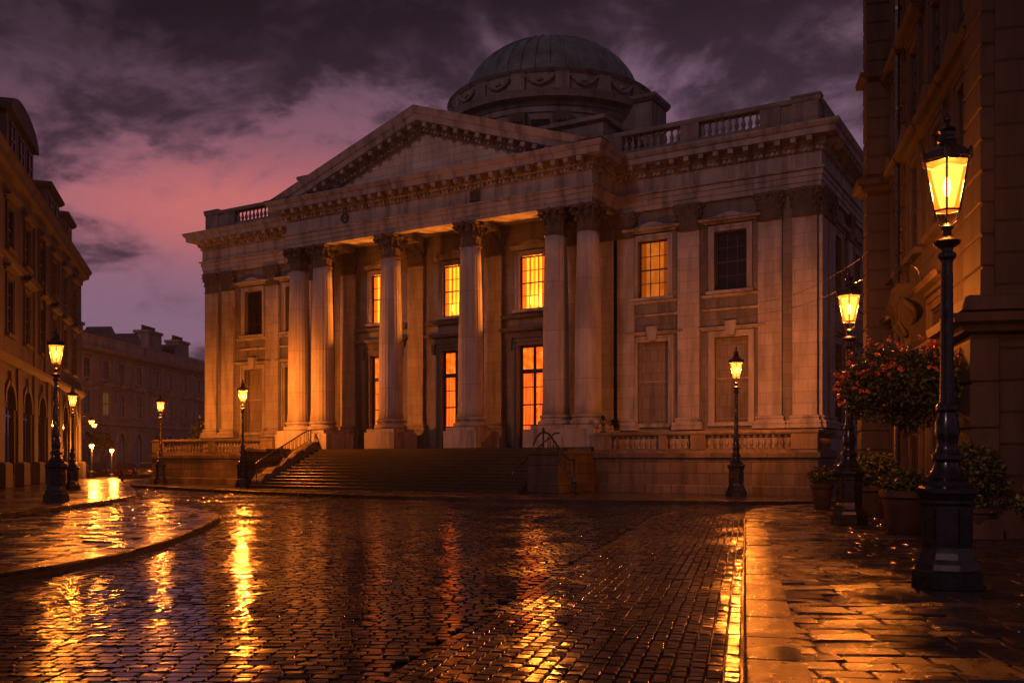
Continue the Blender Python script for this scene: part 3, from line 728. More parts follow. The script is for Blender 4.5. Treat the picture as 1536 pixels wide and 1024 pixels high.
for x in doors:                                        # dark carved band between door and window
    pieces('door_cornice', MB().sweep([(x-1.75,.01),(x-1.75,0),(x+1.75,0),(x+1.75,.01)], [(0,9.62),(.2,9.66),(.28,9.82),(0,9.88)]).sweep([(x-1.65,.01),(x-1.65,0),(x+1.65,0),(x+1.65,.01)], [(0,8.5),(.10,8.5),(.14,8.85),(.34,8.92),(.38,9.08),(0,9.12)]), M_soot, G)
    obj('door_surround', surround(1.8,5.8,.34,.14), M_dtrim, G, (x,0,2.32))
    for s in (-1,1): obj('door_bracket', MB().prism([(-.10,0),(.10,0),(.14,.62),(-.14,.62)],-.26,0), M_soot, G, (x+s*1.36,-.001,7.9))
    d = obj('door', sash(1.8,5.8,2,1,.13,.17,.07,False).box(-.80,.80,.01,.06,4.22,4.46).box(-.80,.80,.012,.055,2.42,2.50).box(-.80,.80,.012,.055,1.28,1.34).box(-.80,.80,.012,.055,3.42,3.47).box(-.035,.035,.005,.06,4.46,5.7).box(-.8,.8,.0,.05,.12,.72), M_sash, G, (x,.22,2.32))
    cm = MB(); nn = 60; pts = []
    for sd in (-1,1):
        pts = [(sd*(.85-.72*k/nn), .20+.045*sin(k*.95+.8*sin(k*.37+x))) for k in range(nn+1)]
        cm.loft([[(a*(1+.12*(1-abs(a)/.85)),b,.5) for a,b in pts],[(a,b,2.4) for a,b in pts],[(a*.93+sd*.05,b,4.3) for a,b in pts]], cap=False, closed=False)
    obj('lit_hall', MB().box(-.88,.88,.30,.32,.4,4.4), M_litT, d)
    obj('curtain', cm, M_curt, d, smooth='all')
    obj('transom_pane', MB().box(-.85,.85,.10,.12,4.35,5.75), M_litT, d)
    obj('kick_panel', MB().bbox(-.70,-.09,-.012,.001,.2,.66,.008).bbox(.09,.70,-.012,.001,.2,.66,.008), M_wood, d)
    obj('door_handle', MB().tube([(.10,-.05,1.0),(.10,-.06,1.5)], .015, 6), M_iron, d)
for x in blind:
    b = obj('blind_window', MB().box(-.86,.86,.30,.34,3.5,7.85), M_blind, G, (x,0,0))
    obj('surround', surround(1.72,4.25,.30,.12), M_trim, b, (0,0,3.55))
    obj('keystone', MB().prism([(-.20,0),(.20,0),(.30,.72),(-.30,.72)],-.26,0), M_trim, b, (0,0,7.86))
    obj('hood', hood(2.9,0,.26,.16), M_trim, b, (0,-.001,8.16))
    obj('glazing_bar', MB().box(-.86,-.82,.22,.30,3.56,7.79).box(-.82,.82,.24,.30,5.72,5.78).box(-.82,.82,.25,.30,3.72,3.75), M_wsash, b)
    obj('sill', MB().box(-1.2,1.2,-.14,.29,3.36,3.548), M_trim, b)
for k in (4.2,9.2,14.2,19.2):
    window(G, 0,0,1.6,2.98,'dark',3,4,depth=.3,hd=1,at=(WX1,k,10.12),rz=pi/2)
    window(G, 0,0,1.6,4.05,'dark',2,4,depth=.3,hd=0,at=(WX1,k,3.55),rz=pi/2)
obj('string_course', MB().sweep([(0,.5),(0,DEP-1)], [(0,9.5),(.1,9.52),(.16,9.68),(0,9.7)]), M_trim, G)
# parapet with balusters
def baluster(h, r):
    return MB().box(-r,r,-r,r,0,h*.08).lathe([(r*.62,h*.08),(r*.75,h*.12),(r*.55,h*.17),(r*.98,h*.36),(r*.85,h*.48),(r*.45,h*.66),(r*.42,h*.78),(r*.72,h*.84),(r*.6,h*.90),(r*.6,h*.93)], n=10).box(-r*.95,r*.95,-r*.95,r*.95,h*.925,h)
pr_b = MB().sweep([(WX0,DEP),(WX0,-.02),(WX1,-.02),(WX1,DEP)], [(-.5,17.40),(.04,17.40),(.04,17.62),(.0,17.64),(0,17.96),(-.45,17.98)])
par = obj('parapet', pr_b, M_drum, G)
rail = MB().sweep([(WX0,DEP),(WX0,-.02),(WX1,-.02),(WX1,DEP)], [(-.50,18.76),(.06,18.76),(.09,18.84),(.10,18.98),(-.52,19.02)])
obj('coping', rail, M_drum, par)
ped = MB()
pxs = [(-42,-40.75),(-40.2,-39.1),(-35.9,-34.9),(-31.9,-29),(-12.4,-10.15),(-6.9,-5.92),(-2.82,-1.8),(-1.25,0)]
for a, b in pxs: ped.box(a+.003,b-.003,-.06,.42,17.63,18.77)
ped.box(-40.75,-40.2,.02,.36,17.9,18.77).box(-1.8,-1.25,.02,.36,17.9,18.77).box(-29,-12.4,.02,.36,17.9,18.77)
ped.bbox(-42.12,-40.7,-.14,.5,19.0,19.12).bbox(-1.3,.12,-.14,.5,19.0,19.12)
for k in range(6): ped.box(-.42,.06,1.0+k*4.3,2.4+k*4.3,17.63,18.77)
ped.box(-.34,-.02,.5,DEP,17.9,18.765)
pieces('pedestal', ped, M_drum, par)
bal_me = baluster(.80,.12).mesh('baluster', M_drum, True)
for a, b in ((-39.1,-35.9),(-34.9,-31.9),(-10.15,-6.9),(-5.92,-2.82)):
    n = 9
    for k in range(n): obj('baluster', bal_me, None, par, (a+(b-a)*(k+.5)/n, .17, 17.965))
# attic behind the pediment, drum and dome
at = MB().box(-34.2,-12.1,1.6,22.5,17.3,20.3)
obj('attic', at, M_drum, G)
obj('attic_cornice', MB().sweep([(-34.2,22.5),(-34.2,1.6),(-12.1,1.6),(-12.1,22.5)], [(-.1,20.30),(.08,20.30),(.12,20.42),(.38,20.5),(.40,20.72),(-.1,20.8)]).box(-34.1,-12.2,1.7,22.4,20.3,20.7), M_drum, G)
pieces('attic_pier', MB().bbox(-14.4,-11.95,1.45,3.5,17.4,20.29,.02).bbox(-34.35,-31.9,1.45,3.5,17.4,20.29,.02), M_drum, G)
DC = (-21.0, 12.2, 0)
D = obj('dome', MB().lathe([(6.1,0)]+[(6.05*cos(a),4.2*sin(a)) for a in [pi/2*k/20 for k in range(20)]]+[(.25,4.22)], n=96), M_lead, G, (DC[0],DC[1],26.35), smooth='all')
m = MB()
for k in range(40):
    a0 = 2*pi*k/40
    m.tube([(6.07*cos(a)*cos(a0),6.07*cos(a)*sin(a0),4.22*sin(a)) for a in [pi/2*q/14*.97 for q in range(15)]], .075, 5)
pieces('lead_roll', m, M_lead, D, smooth=True)
obj('cap', MB().lathe([(.5,4.16),(.5,4.28),(.35,4.34),(.1,4.36)], n=20), M_lead, D)
dr = MB().lathe([(7.0,19.9),(7.0,23.4),(7.1,23.45),(7.1,23.8),(7.2,23.85),(7.2,24.1),(7.75,24.2),(7.85,24.5),(7.9,24.6),(7.3,24.7),(7.05,24.72),(7.05,25.9),(7.2,26.0),(7.3,26.15),(6.9,26.22),(6.7,26.3),(6.45,26.38),(6.0,26.45)], n=96)
dm = obj('drum', dr, M_drum, G, (DC[0],DC[1],0), smooth=True)
m = MB(); m2 = MB(); m3 = MB(); m4 = MB()
for k in range(16):
    a = 2*pi*(k+.5)/16; M = Matrix.Rotation(a,4,'Z')
    o = len(m.v); m.box(6.9,7.30,-.42,.42,20.0,22.5).box(6.98,7.22,-.45,.45,24.70,25.92); m.xf(M,o)
    o = len(m2.v); m2.box(6.95,7.45,-.55,.55,22.5,23.38)
    for q in (-.3,0,.3): m2.lathe([(.04,0),(.16,.15),(.10,.4)], (7.48,q,22.6), 6)
    m2.xf(M,o)
    M = Matrix.Rotation(a+pi/16,4,'Z')
    o = len(m3.v); m3.box(6.9,7.04,-.6,.6,20.6,23.0); m3.xf(M,o)
    o = len(m4.v)                                        # carved swags between the little piers
    m4.tube([(7.12,-.85,25.65),(7.18,-.45,25.3),(7.2,0,25.15),(7.18,.45,25.3),(7.12,.85,25.65)], .10, 6)
    for q in (-.85,.85): m4.lathe([(.02,-.14),(.15,-.05),(.15,.06),(.02,.14)], (7.12,q,25.68), 7)
    m4.lathe([(.02,-.2),(.2,-.08),(.2,.08),(.02,.2)], (7.14,0,25.45), 8); m4.xf(M,o)
pieces('drum_pilaster', m, M_drum, dm); pieces('drum_capital', m2, M_soot, dm); pieces('drum_opening', m3, M_glass, dm); pieces('swag', m4, M_drum, dm, smooth=True)
obj('drum_buttress', MB().bbox(5.3,8.6,-2.6,-.2,20.7,24.4,.03).sweep([(5.3,-2.6),(8.6,-2.6),(8.6,-.2)], [(0,24.3),(.1,24.32),(.3,24.5),(.32,24.7),(0,24.8)]).box(5.3,8.6,-2.6,-.2,24.35,24.75), M_drum, dm, (0,0,0))

# ------------------------------------------------------------------ terraces, staircase, rails
TB = [(0,.06),(.14,.06),(.14,.46),(.06,.52),(.02,.54),(.02,1.72),(.12,1.78),(.14,1.98),(0,2.0)]
def terrace(name_label, x0, x1, xi0, xi1, pedx, nb, side):
    t = thing('stone_terrace', name_label, 'terrace', (OX,OY,0), RZ)
    pth = [(x0,-3.7),(x1,-3.7),(x1,-.25)] if side > 0 else [(x0,-.25),(x0,-3.7),(x1,-3.7)]
    w = MB().sweep(pth, TB, cap=False)
    if side > 0: w.box(x0,x1-.01,-3.69,-.28,.05,1.985)
    else: w.box(x0+.01,x1,-3.69,-.28,.05,1.985)
    obj('wall', w, M_terr, t)
    obj('rail', MB().sweep(pth, [(-.32,2.82),(.02,2.82),(.06,2.9),(.06,3.0),(-.34,3.04)]), M_terrt, t)
    obj('plinth_course', MB().sweep(pth, [(-.30,2.0),(0,2.0),(0,2.14),(-.30,2.16)]), M_terrt, t)
    m = MB()
    for a, b in pedx: m.bbox(a,b,-3.73,-3.35,2.14,2.825,.012)
    pieces('pedestal', m, M_terrt, t)
    bm = cached(('tb',), lambda: baluster(.68,.105).mesh('baluster', M_terrt, True))
    edges = sorted(pedx)
    for (a0,b0),(a1,b1) in zip(edges[:-1],edges[1:]):
        n = max(1,int((a1-b0)/.27))
        for k in range(n): obj('baluster', bm, None, t, (b0+(a1-b0)*(k+.5)/n, -3.54, 2.15))
    ys = [-3.0+.28*k for k in range(9)]
    for q in ys: obj('baluster', bm, None, t, ((x1-.16) if side > 0 else (x0+.16), q, 2.15))
    return t
terrace('long balustraded stone terrace wall right of the steps, behind the single lamp', -10.0, .8, 0, 0, [(-10.0,-9.1),(-6.6,-6.2),(-5.0,-4.3),(-.35,.8)], 40, 1)
terrace('balustraded stone terrace wall left of the steps, below the dark left wing', -43.0, -31.9, 0, 0, [(-43.0,-41.9),(-37.6,-37.0),(-32.9,-31.9)], 40, -1)
St = thing('stone_staircase', 'broad flight of dark stone steps rising to the portico', 'steps', (OX,OY,0), RZ)
M_cheek = stone('stained cheek stone', (.095,.075,.058), .7, bw=1.0, bh=.5, stain=.95, bump=.7, mort=.02, c2=(.4,.38,.36))
m = MB(); ns = 13
for k in range(ns):
    z1 = .12+(2.30-.12)*(k+1)/ns; yk = -8.45+(8.45-3.56)*k/ns
    m.bbox(-28.2,-11.6,yk,-3.3,z1-.17+.0,z1-.0005*(ns-k),.018) if k else m.bbox(-28.9,-11.6,yk,-3.3,.10,z1,.018)
obj('steps', m, M_step, St)
m = MB(); hts = [(-3.57,-4.7,2.75),(-4.7,-5.7,2.25),(-5.7,-6.6,1.78),(-6.6,-7.5,1.32),(-7.5,-8.2,.92)]
for a, b, h in hts:
    m.loft([[(x,y,z) for y,z in ((a,.1),(a,h),(a-.35,h-.02),(b,h-.42),(b,.1))] for x in (-29.0,-28.203)])
obj('cheek_wall', m, M_terr, St)
obj('end_pier', MB().bbox(-30.9,-29.01,-7.0,-5.4,.1,2.1,.02).bbox(-31.0,-28.95,-7.1,-5.3,.1,.55,.03).bbox(-31.05,-28.9,-7.15,-5.25,2.1,2.34,.04).box(-30.8,-29.02,-5.4,-3.7,.1,2.0), M_terr, St)
obj('cheek_wall', MB().bbox(-11.62,-10.02,-7.5,-3.3,.1,1.9,.03).bbox(-11.72,-9.94,-7.6,-3.9,.1,.60,.05).bbox(-11.68,-9.98,-7.56,-3.62,1.9,2.10,.03).bbox(-11.66,-10.0,-7.54,-3.62,1.42,1.52,.02), M_cheek, St)
def scrolls(m, a, b, h, n, r=.018):
    a = Vector(a); b = Vector(b)
    for k in range(n):
        t = (k+.5)/n; p = a.lerp(b,t); m.tube([p, p+Vector((0,0,h))], r*.7, 5)
        if k % 2 == 0:
            q = a.lerp(b,(k+1)/n); c = (p+q)/2+Vector((0,0,h*.5)); e = (q-p)*.42
            m.tube([c+e*cos(w)+Vector((0,0,h*.40*sin(w))) for w in [2*pi*j/14 for j in range(15)]], r*.6, 5)
H1 = thing('iron_handrail', 'black wrought iron scroll handrail sloping down the left cheek wall of the steps', 'handrail', (OX,OY,0), RZ)
m = MB(); top = [(-28.6,-3.75,3.45),(-28.6,-4.2,3.38),(-28.6,-6.2,2.45),(-28.6,-8.0,1.62),(-28.6,-8.25,1.45)]
obj('rail', m.tube(top,.045,8), M_iron, H1)
m = MB(); m.tube([(-28.6,-3.9,2.86),(-28.6,-8.1,.98)],.022,6); scrolls(m,(-28.6,-3.95,2.84),(-28.6,-8.1,.98),.6,26); obj('scrollwork', m, M_iron, H1)
for p in ((-28.6,-3.85,2.7,3.44),(-28.6,-6.2,1.7,2.46),(-28.6,-8.2,.12,1.5)): obj('post', MB().tube([(p[0],p[1],p[2]),(p[0],p[1],p[3])],.035,8), M_iron, H1)
H2 = thing('iron_handrail', 'black wrought iron handrail bent over the right cheek block of the steps', 'handrail', (OX,OY,0), RZ)
m = MB(); hp = (-10.95,-7.2)
obj('rail', m.tube([(-11.95,-8.45,.95),(-11.95,-8.3,1.15),(-11.95,-5.5,2.45),(-11.9,-4.3,3.0),(-11.85,-3.9,3.02)],.045,8), M_iron, H2)
obj('rail', MB().tube([(-11.5,-7.2,2.35),(-11.35,-7.2,2.7),(-11.1,-7.2,2.92),(-10.9,-7.2,2.98),(-10.6,-7.25,2.86),(-10.2,-7.4,2.45),(-9.6,-7.6,1.85),(-9.35,-7.65,1.68),(-9.1,-7.65,1.66)],.05,8), M_iron, H2)
m = MB(); m.tube([(-10.9,-7.2,2.14),(-10.25,-7.4,1.75),(-9.35,-7.65,.85),(-9.1,-7.65,.8)],.03,6); scrolls(m,(-10.75,-7.25,2.1),(-9.3,-7.62,.9),.74,9,.024); obj('scrollwork', m, M_iron, H2)
obj('post', MB().tube([(-10.95,-7.2,2.1),(-10.95,-7.2,3.0)],.05,8).lathe([(.03,0),(.09,.06),(.06,.16),(.01,.22)],(-10.95,-7.2,2.98),10), M_iron, H2)
obj('post', MB().lathe([(.19,0),(.19,.12),(.14,.2),(.13,.5),(.17,.55),(.09,.75),(.06,.95)],(-9.1,-7.65,.12),12).tube([(-9.1,-7.65,1.0),(-9.1,-7.65,1.8)],.05,8), M_iron, H2)
obj('post', MB().tube([(-11.95,-8.35,.28),(-11.95,-8.35,1.1)],.03,8).tube([(-11.95,-5.5,1.4),(-11.95,-5.5,2.45)],.03,8), M_iron, H2)
fin = thing('iron_finial', 'small curly black iron ornament standing on the terrace by the right pair of columns', 'ornament', Lw(-9.6,-3.52,3.03), RZ)
m = MB().lathe([(.16,0),(.16,.06),(.06,.1),(.05,.3),(.09,.34),(.04,.4)],n=10)
for k in range(3):
    a = 2*pi*k/3; m.tube([(.03*cos(a),.03*sin(a),.38),(.14*cos(a),.14*sin(a),.45),(.17*cos(a),.17*sin(a),.58),(.08*cos(a),.08*sin(a),.66),(.05*cos(a),.05*sin(a),.58)],.03,6)
obj('scroll', m, M_iron, fin); obj('ball', MB().lathe([(.01,.62),(.09,.66),(.11,.74),(.07,.82),(.01,.86)],n=10), M_iron, fin, smooth=True)

# ------------------------------------------------------------------ street lamps
WARM = (1.0,.235,.026)
def lamp_proto():
    P = {}
    oct_ = lambda pr: MB().lathe(pr, n=8, ph=pi/8)
    P['pedestal'] = oct_([(.44,0),(.44,.20),(.40,.23),(.38,.30),(.345,.36),(.315,.44),(.305,.50),(.305,1.02),(.33,1.05),(.33,1.09),(.36,1.16),(.385,1.18),(.385,1.235),(.30,1.27),(.25,1.33)]).mesh('pedestal',M_iron)
    pan = MB()
    for k in range(8):
        o = len(pan.v); pan.bbox(.275,.295,-.085,.085,.54,.98,.008); pan.xf(Matrix.Rotation(k*pi/4,4,'Z'),o)
    P['panel'] = pan.mesh('panel',M_iron)
    nfl = 10
    pst = MB().lathe([(.24,1.32),(.25,1.37),(.20,1.42),(.16,1.50),(.145,1.56),(.19,1.60),(.19,1.65),(.135,1.70),(.12,1.78),(.135,1.86),(.15,1.95),(.13,2.08),(.10,2.18),(.135,2.22),(.135,2.27),(.095,2.31)],n=20)
    pst.lathe([(.088,2.30),(.085,2.4),(.068,4.12)],n=40,rf=lambda a:1-.10*abs(sin(a*nfl/2)))
    pst.lathe([(.075,4.10),(.11,4.14),(.11,4.18),(.07,4.21),(.07,4.25),(.15,4.30),(.165,4.34),(.10,4.38),(.055,4.42),(.055,4.48),(.085,4.52),(.05,4.56)],n=18)
    P['post'] = pst.mesh('post',M_iron,True)
    hx = lambda r, z: [(r*cos(a),r*sin(a),z) for a in [pi/6+pi/3*k-pi/2-pi/6 for k in range(6)]]
    Z0, Z1, r0, r1 = 4.72, 5.33, .165, .285
    fr = MB()
    for k in range(6):
        a = hx(r0,Z0)[k]; b = hx(r1,Z1)[k]; a2 = hx(r0,Z0)[(k+1)%6]; b2 = hx(r1,Z1)[(k+1)%6]
        fr.tube([a,b],.013,6); fr.tube([a,a2],.014,6); fr.tube([b,b2],.016,6)
        fr.tube([(a[0]*.35,a[1]*.35,4.55),(a[0]*.75,a[1]*.75,4.60),(a[0],a[1],Z0)],.012,5)
        fr.lathe([(.015,0),(.03,.03),(.022,.06),(.034,.10),(.008,.14)],(b[0]*1.08,b[1]*1.08,Z1),6)
    P['frame'] = fr.mesh('lantern',M_iron)
    P['roof'] = MB().loft([hx(.32,Z1+.012),hx(.325,Z1+.035),hx(.25,Z1+.13),hx(.14,Z1+.21),hx(.095,Z1+.25),hx(.13,Z1+.27),hx(.13,Z1+.30),hx(.085,Z1+.34),hx(.085,Z1+.38),hx(.12,Z1+.41),hx(.05,Z1+.46)]).mesh('roof',M_iron)
    P['finial'] = MB().lathe([(.045,0),(.02,.04),(.05,.08),(.045,.12),(.012,.16),(.004,.22)],(0,0,Z1+.455),10).mesh('finial',M_iron,True)
    g = []
    for k in range(6):
        a, b = hx(r0*.985,Z0), hx(r1*.985,Z1); k2 = (k+1)%6
        g.append(MB().add([a[k],a[k2],b[k2],b[k]],[(0,1,2,3)]).mesh('pane',M_lampglass))
    P['panes'] = g
    P['burner'] = MB().lathe([(.02,4.76),(.085,4.78),(.125,4.95),(.165,5.13),(.19,5.26),(.10,5.30),(.02,5.31)],n=12).mesh('burner',M_burn,True)
    P['mantle'] = MB().lathe([(.01,4.90),(.035,4.93),(.05,5.02),(.035,5.12),(.01,5.16)],n=12).mesh('mantle',M_mantle,True)
    return P
LP = lamp_proto()
def lamp(X, Y, z, label, power, sc=1.0, rz=0):
    t = thing('street_lamp', label, 'street lamp', (X,Y,z), rz, 'lit lantern street lamps'); t.scale = (sc,sc,sc)
    p = obj('pedestal', LP['pedestal'], None, t); obj('panel', LP['panel'], None, p); obj('post', LP['post'], None, t)
    l = obj('lantern', LP['frame'], None, t); obj('roof', LP['roof'], None, l); obj('finial', LP['finial'], None, l); obj('burner', LP['burner'], None, l)
    for g in LP['panes']: obj('pane', g, None, l)
    obj('mantle', LP['mantle'], None, l)
    li = bpy.data.lights.new('lamp_light','POINT'); li.energy = power; li.color = WARM; li.shadow_soft_size = .11
    lo = bpy.data.objects.new('lamp_light', li); COL.objects.link(lo); lo.parent = t; lo.location = (0,0,5.03)
    return t
def face(X,Y): return atan2(-X,Y)*-1
lamp(5.29,11.45,.118,'nearest and largest street lamp on the right pavement, beside the flowering tree',640,.965,rz=atan2(-5.29,11.4))
lamp(8.13,22.7,.118,'street lamp on the right pavement between the big planter and the small pots',1000,1.03,rz=atan2(-8.1,22.7))
lamp(9.60,40.3,.12,'street lamp standing alone before the right terrace balustrade',1600,1.07,rz=atan2(-8.9,37.3))
lamp(-15.64,32.3,.257,'tallest street lamp on the left, at the corner of the raised left pavement',450,1.0,rz=.45)
lamp(-21.0,45.0,.257,'street lamp in front of the left arcade, just behind the tallest left one',420,.84,rz=.4)
lamp(-15.33,53.6,.12,'street lamp beside the left foot of the portico steps',3900,1.03,rz=.3)
lamp(-23.0,61.6,.12,'street lamp at the far left corner of the left terrace wall',1500,1.0,rz=.35)
def small_lamp(X,Y,z,h,label,power):
    t = thing('small_street_lamp', label, 'street lamp', (X,Y,z), 0, 'small lamps down the far street')
    obj('pedestal', MB().lathe([(.28,0),(.28,.5),(.2,.56),(.2,.62)],n=8), M_iron, t)
    obj('post', MB().lathe([(.06,.6),(.045,h-.35),(.09,h-.32),(.05,h-.28)],n=10), M_iron, t)
    l = obj('lantern', MB().lathe([(.10,h-.28),(.20,h-.02),(.02,h+.12)],n=6), M_glow, t)
    obj('roof', MB().lathe([(.23,h-.02),(.1,h+.1),(.02,h+.2)],n=6), M_iron, l)
    li = bpy.data.lights.new('lamp_light','POINT'); li.energy = power; li.color = WARM; li.shadow_soft_size = .3
    lo = bpy.data.objects.new('lamp_light', li); COL.objects.link(lo); lo.parent = t; lo.location = (.4,-.5,h-.2)
small_lamp(-32.6,73,.257,2.6,'small lamp at the end of the left building, nearer of the far pair',1500)
small_lamp(-33.6,79,-.04,2.6,'small lamp before the far street building, right of the far pair',1500)

# ------------------------------------------------------------------ left street building
def frame2(o, ex): return atan2(ex[1],ex[0])
LB = thing('street_building', 'tall dark stone building with arched ground floor and dormers along the left edge', 'building', (-25.5,47,.0), atan2(.953,-.302))
x0, x1 = -14.0, 29.8; bays = [-12.5+4.8*k-0 for k in range(0,9)]; bays = [1.9+4.75*k for k in range(-3,6)]
ops = [(b-1.25,b+1.25,.9,5.55,'arch') for b in bays]+[(b-.75,b+.75,8.15,11.0) for b in bays]+[(b-.72,b+.72,12.55,14.7) for b in bays]
obj('wall', wall_open(x0,x1,.2,17,ops,.5), M_left, LB)
obj('wall', MB().box(x1-.4,x1-.001,.01,14,.2,17).box(x0,x0+.4,.01,14,.2,17), M_left, LB)
obj('interior', MB().box(x0+.5,x1-.5,.9,1.0,.3,16.8), M_dark, LB)
PL = [(x0,0),(x1,0),(x1,6)]
obj('string_course', MB().sweep(PL,[(0,6.55),(.12,6.6),(.3,6.8),(.34,6.98),(0,7.05)]), M_leftt, LB)
obj('string_course', MB().sweep(PL,[(0,11.95),(.1,12.0),(.16,12.15),(0,12.2)]), M_leftt, LB)
obj('cornice', MB().sweep(PL,[(0,15.6),(.1,15.65),(.14,16.0),(.5,16.2),(.55,16.5),(.7,16.7),(.72,16.85),(0,17.0)]), M_leftt, LB)
for b in bays:
    window(LB,b,8.15,1.5,2.85,'dark',2,4,depth=.15,hd=2 if bays.index(b)%2==0 else 0,mats=(M_leftt,M_sash),s=.24)
    window(LB,b,12.55,1.44,2.15,'dark',2,4,depth=.15,hd=0,mats=(M_leftt,M_sash),s=.2)
    a = obj('arched_window', MB().box(-1.24,1.24,.12,.15,.9,5.54).box(-.03,.03,.07,.12,.95,5.4).box(-1.2,1.2,.08,.12,3.9,4.0), M_glass, LB, (b,0,0))
    obj('keystone', MB().prism([(-.18,5.45),(.18,5.45),(.28,6.25),(-.28,6.25)],-.16,0), M_leftt, a)
    obj('archivolt', MB().loft([[((1.25+d)*-cos(t), -y, 4.3+(1.25+d)*sin(t)) for d,y in ((.0,.02),(.0,.10),(.3,.12),(.3,-.0))] for t in [pi*k/14 for k in range(15)]]), M_leftt, a)
    p = obj('pier', MB().box(-.62,.62,-.12,0,.2,6.54).bbox(-.85,.85,-.45,0,.2,1.55,.10), M_left, LB, (b+2.375,0,0))
for k, b in enumerate(bays[:-1]):
    if k % 2 == 0: obj('pilaster', MB().box(-.35,.35,-.10,0,7.06,15.55), M_leftt, LB, (b+2.375,0,0))
obj('downpipe', MB().tube([(11.4,-.2,7.05),(11.4,-.2,15.6)],.07,8), M_iron, LB)
obj('roof', MB().loft([[(x0,0.2,17),(x0,13.5,17),(x0,10,19.6),(x0,2.6,19.4)],[(x1,.2,17),(x1,13.5,17),(x1,10,19.6),(x1,2.6,19.4)]]), M_slate, LB)
def dormer(a, b, z1, curved, nw):
    d = obj('dormer', MB().box(a,b,-.02,4,17.0,z1), M_leftt, LB)
    w = b-a; c = (a+b)/2; r = w/2+.25
    if curved: obj('pediment', MB().prism([(c-r,z1),(c+r,z1)]+[(c+r*cos(t), z1+.06+w*.16*sin(t)) for t in [pi*k/14 for k in range(15)]],-.3,4), M_leftt, d)
    else: obj('pediment', MB().sweep([(a,4),(a,-.02),(b,-.02),(b,4)],[(-.1,z1-.02),(.1,z1),(.3,z1+.2),(.3,z1+.35),(-.1,z1+.4)]).box(a,b,0,4,z1-.05,z1+.35), M_leftt, d)
    for k in range(nw):
        x = a+w*(k+.5)/nw; obj('window_pane', MB().box(x-.5,x+.5,-.05,-.021,17.5,z1-.35), M_glass, d)
        obj('window_frame', sash(1.0,z1-.35-17.5,2,2).xf(Matrix.Translation((x,-.10,17.5))), M_sash, d)
dormer(1.2,8.6,19.6,True,3); dormer(13.6,18.4,19.0,False,2); dormer(20.8,24.4,18.9,False,1); dormer(-9,-3,19.6,True,3)
ch = obj('chimney', MB().bbox(.2,2.8,3,5,18,20.9,.05).bbox(.05,2.95,2.85,5.15,20.6,21.0,.05), M_left, LB)
obj('chimney_cap', MB().lathe([(.3,0),(.34,.1),(.2,.3)],(16,1.2,19.4),10), M_lead, LB)
for k in range(2):
    s, z = ((28.0,4.7),(29.6,4.5))[k]
    wx, wy = -25.5-.302*s, 47+.953*s
    t = thing('wall_lantern', ('bright wall lantern on an arm at the far end of the left building, higher one','bright wall lantern at the far end of the left building, lower one')[k], 'wall lamp', (wx,wy,z), atan2(.953,-.302))
    obj('arm', MB().tube([(0,0,.3),(0,-.5,.42),(0,-.95,.25)],.03,6).box(-.08,.08,-.03,0,.1,.5), M_iron, t)
    l = obj('lantern', MB().lathe([(.13,-.2),(.22,.05),(.05,.16)],(0,-.95,0),8), M_glow, t); obj('roof', MB().lathe([(.26,.06),(.12,.18),(.03,.28)],(0,-.95,0),8), M_iron, l)
    li = bpy.data.lights.new('lamp_light','POINT'); li.energy = 300; li.color = WARM; li.shadow_soft_size = .3
    lo = bpy.data.objects.new('lamp_light', li); COL.objects.link(lo); lo.parent = t; lo.location = (0,-1.4,-.2)

# ------------------------------------------------------------------ far street building
BB = thing('street_building', 'long three storey stone building with chimneys closing the far end of the left street', 'building', (-43.8,95,0), atan2(.995,.0995))
x0, x1 = -14, 40.0
px8 = [130,159,182,208,234,254,277,297,311]
def bbs(u):
    a = (u-768)/1412; return (a*95+43.8)/(.0995-a*.995)
bays = [bbs(u) for u in px8]; bays = [bays[0]-8,bays[0]-4]+bays
ops = [(b-.62,b+.62,10.2,12.2) for b in bays]+[(b-.68,b+.68,6.4,8.9) for b in bays]+[(b-.85,b+.85,1.2,4.6,'arch') for b in bays]
obj('wall', wall_open(x0,x1,-.05,13.2,ops,.35), M_back, BB); obj('interior', MB().box(x0,x1,.7,.8,0,13), M_dark, BB)
obj('wall', MB().box(x0,x0+.4,.01,13.9,-.05,13.2).box(x1-.4,x1,.01,13.9,-.05,13.2), M_back, BB)
obj('string_course', MB().sweep([(x0,0),(x1,0)],[(0,5.3),(.25,5.45),(.3,5.7),(0,5.75)]).sweep([(x0,0),(x1,0)],[(0,9.6),(.1,9.65),(.14,9.8),(0,9.85)]), M_backt, BB)
obj('cornice', MB().sweep([(x0,0),(x1,0)],[(0,12.8),(.1,12.85),(.5,13.1),(.6,13.4),(0,13.5)]).box(x0,x1,.1,.4,13.4,14.5).box(x0,x1,0,.5,14.5,14.7), M_backt, BB)
for i, b in enumerate(bays):
    window(BB,b,10.2,1.24,2.0,'dark',2,2,depth=.15,hd=0,mats=(M_backt,M_wsash),s=.2)
    window(BB,b,6.4,1.36,2.5,'small' if i in (3,) else 'dark',2,2,depth=.15,hd=2+(i%2),mats=(M_backt,M_wsash),s=.22)
    a = obj('arched_window', MB().box(-.84,.84,.12,.15,1.2,4.59).box(-.03,.03,.07,.12,1.25,4.4).box(-.8,.8,.08,.12,3.4,3.5), M_glass, BB, (b,0,0))
    obj('archivolt', MB().loft([[((.85+d)*-cos(t),-y,3.75+(.85+d)*sin(t)) for d,y in ((0,.02),(0,.10),(.28,.12),(.28,0))] for t in [pi*k/12 for k in range(13)]]), M_backt, a)
obj('roof', MB().loft([[(x,0.6,13.6),(x,13.5,13.6),(x,9.5,16.0),(x,4.5,16.0)] for x in (x0,x1)]), M_slate, BB)
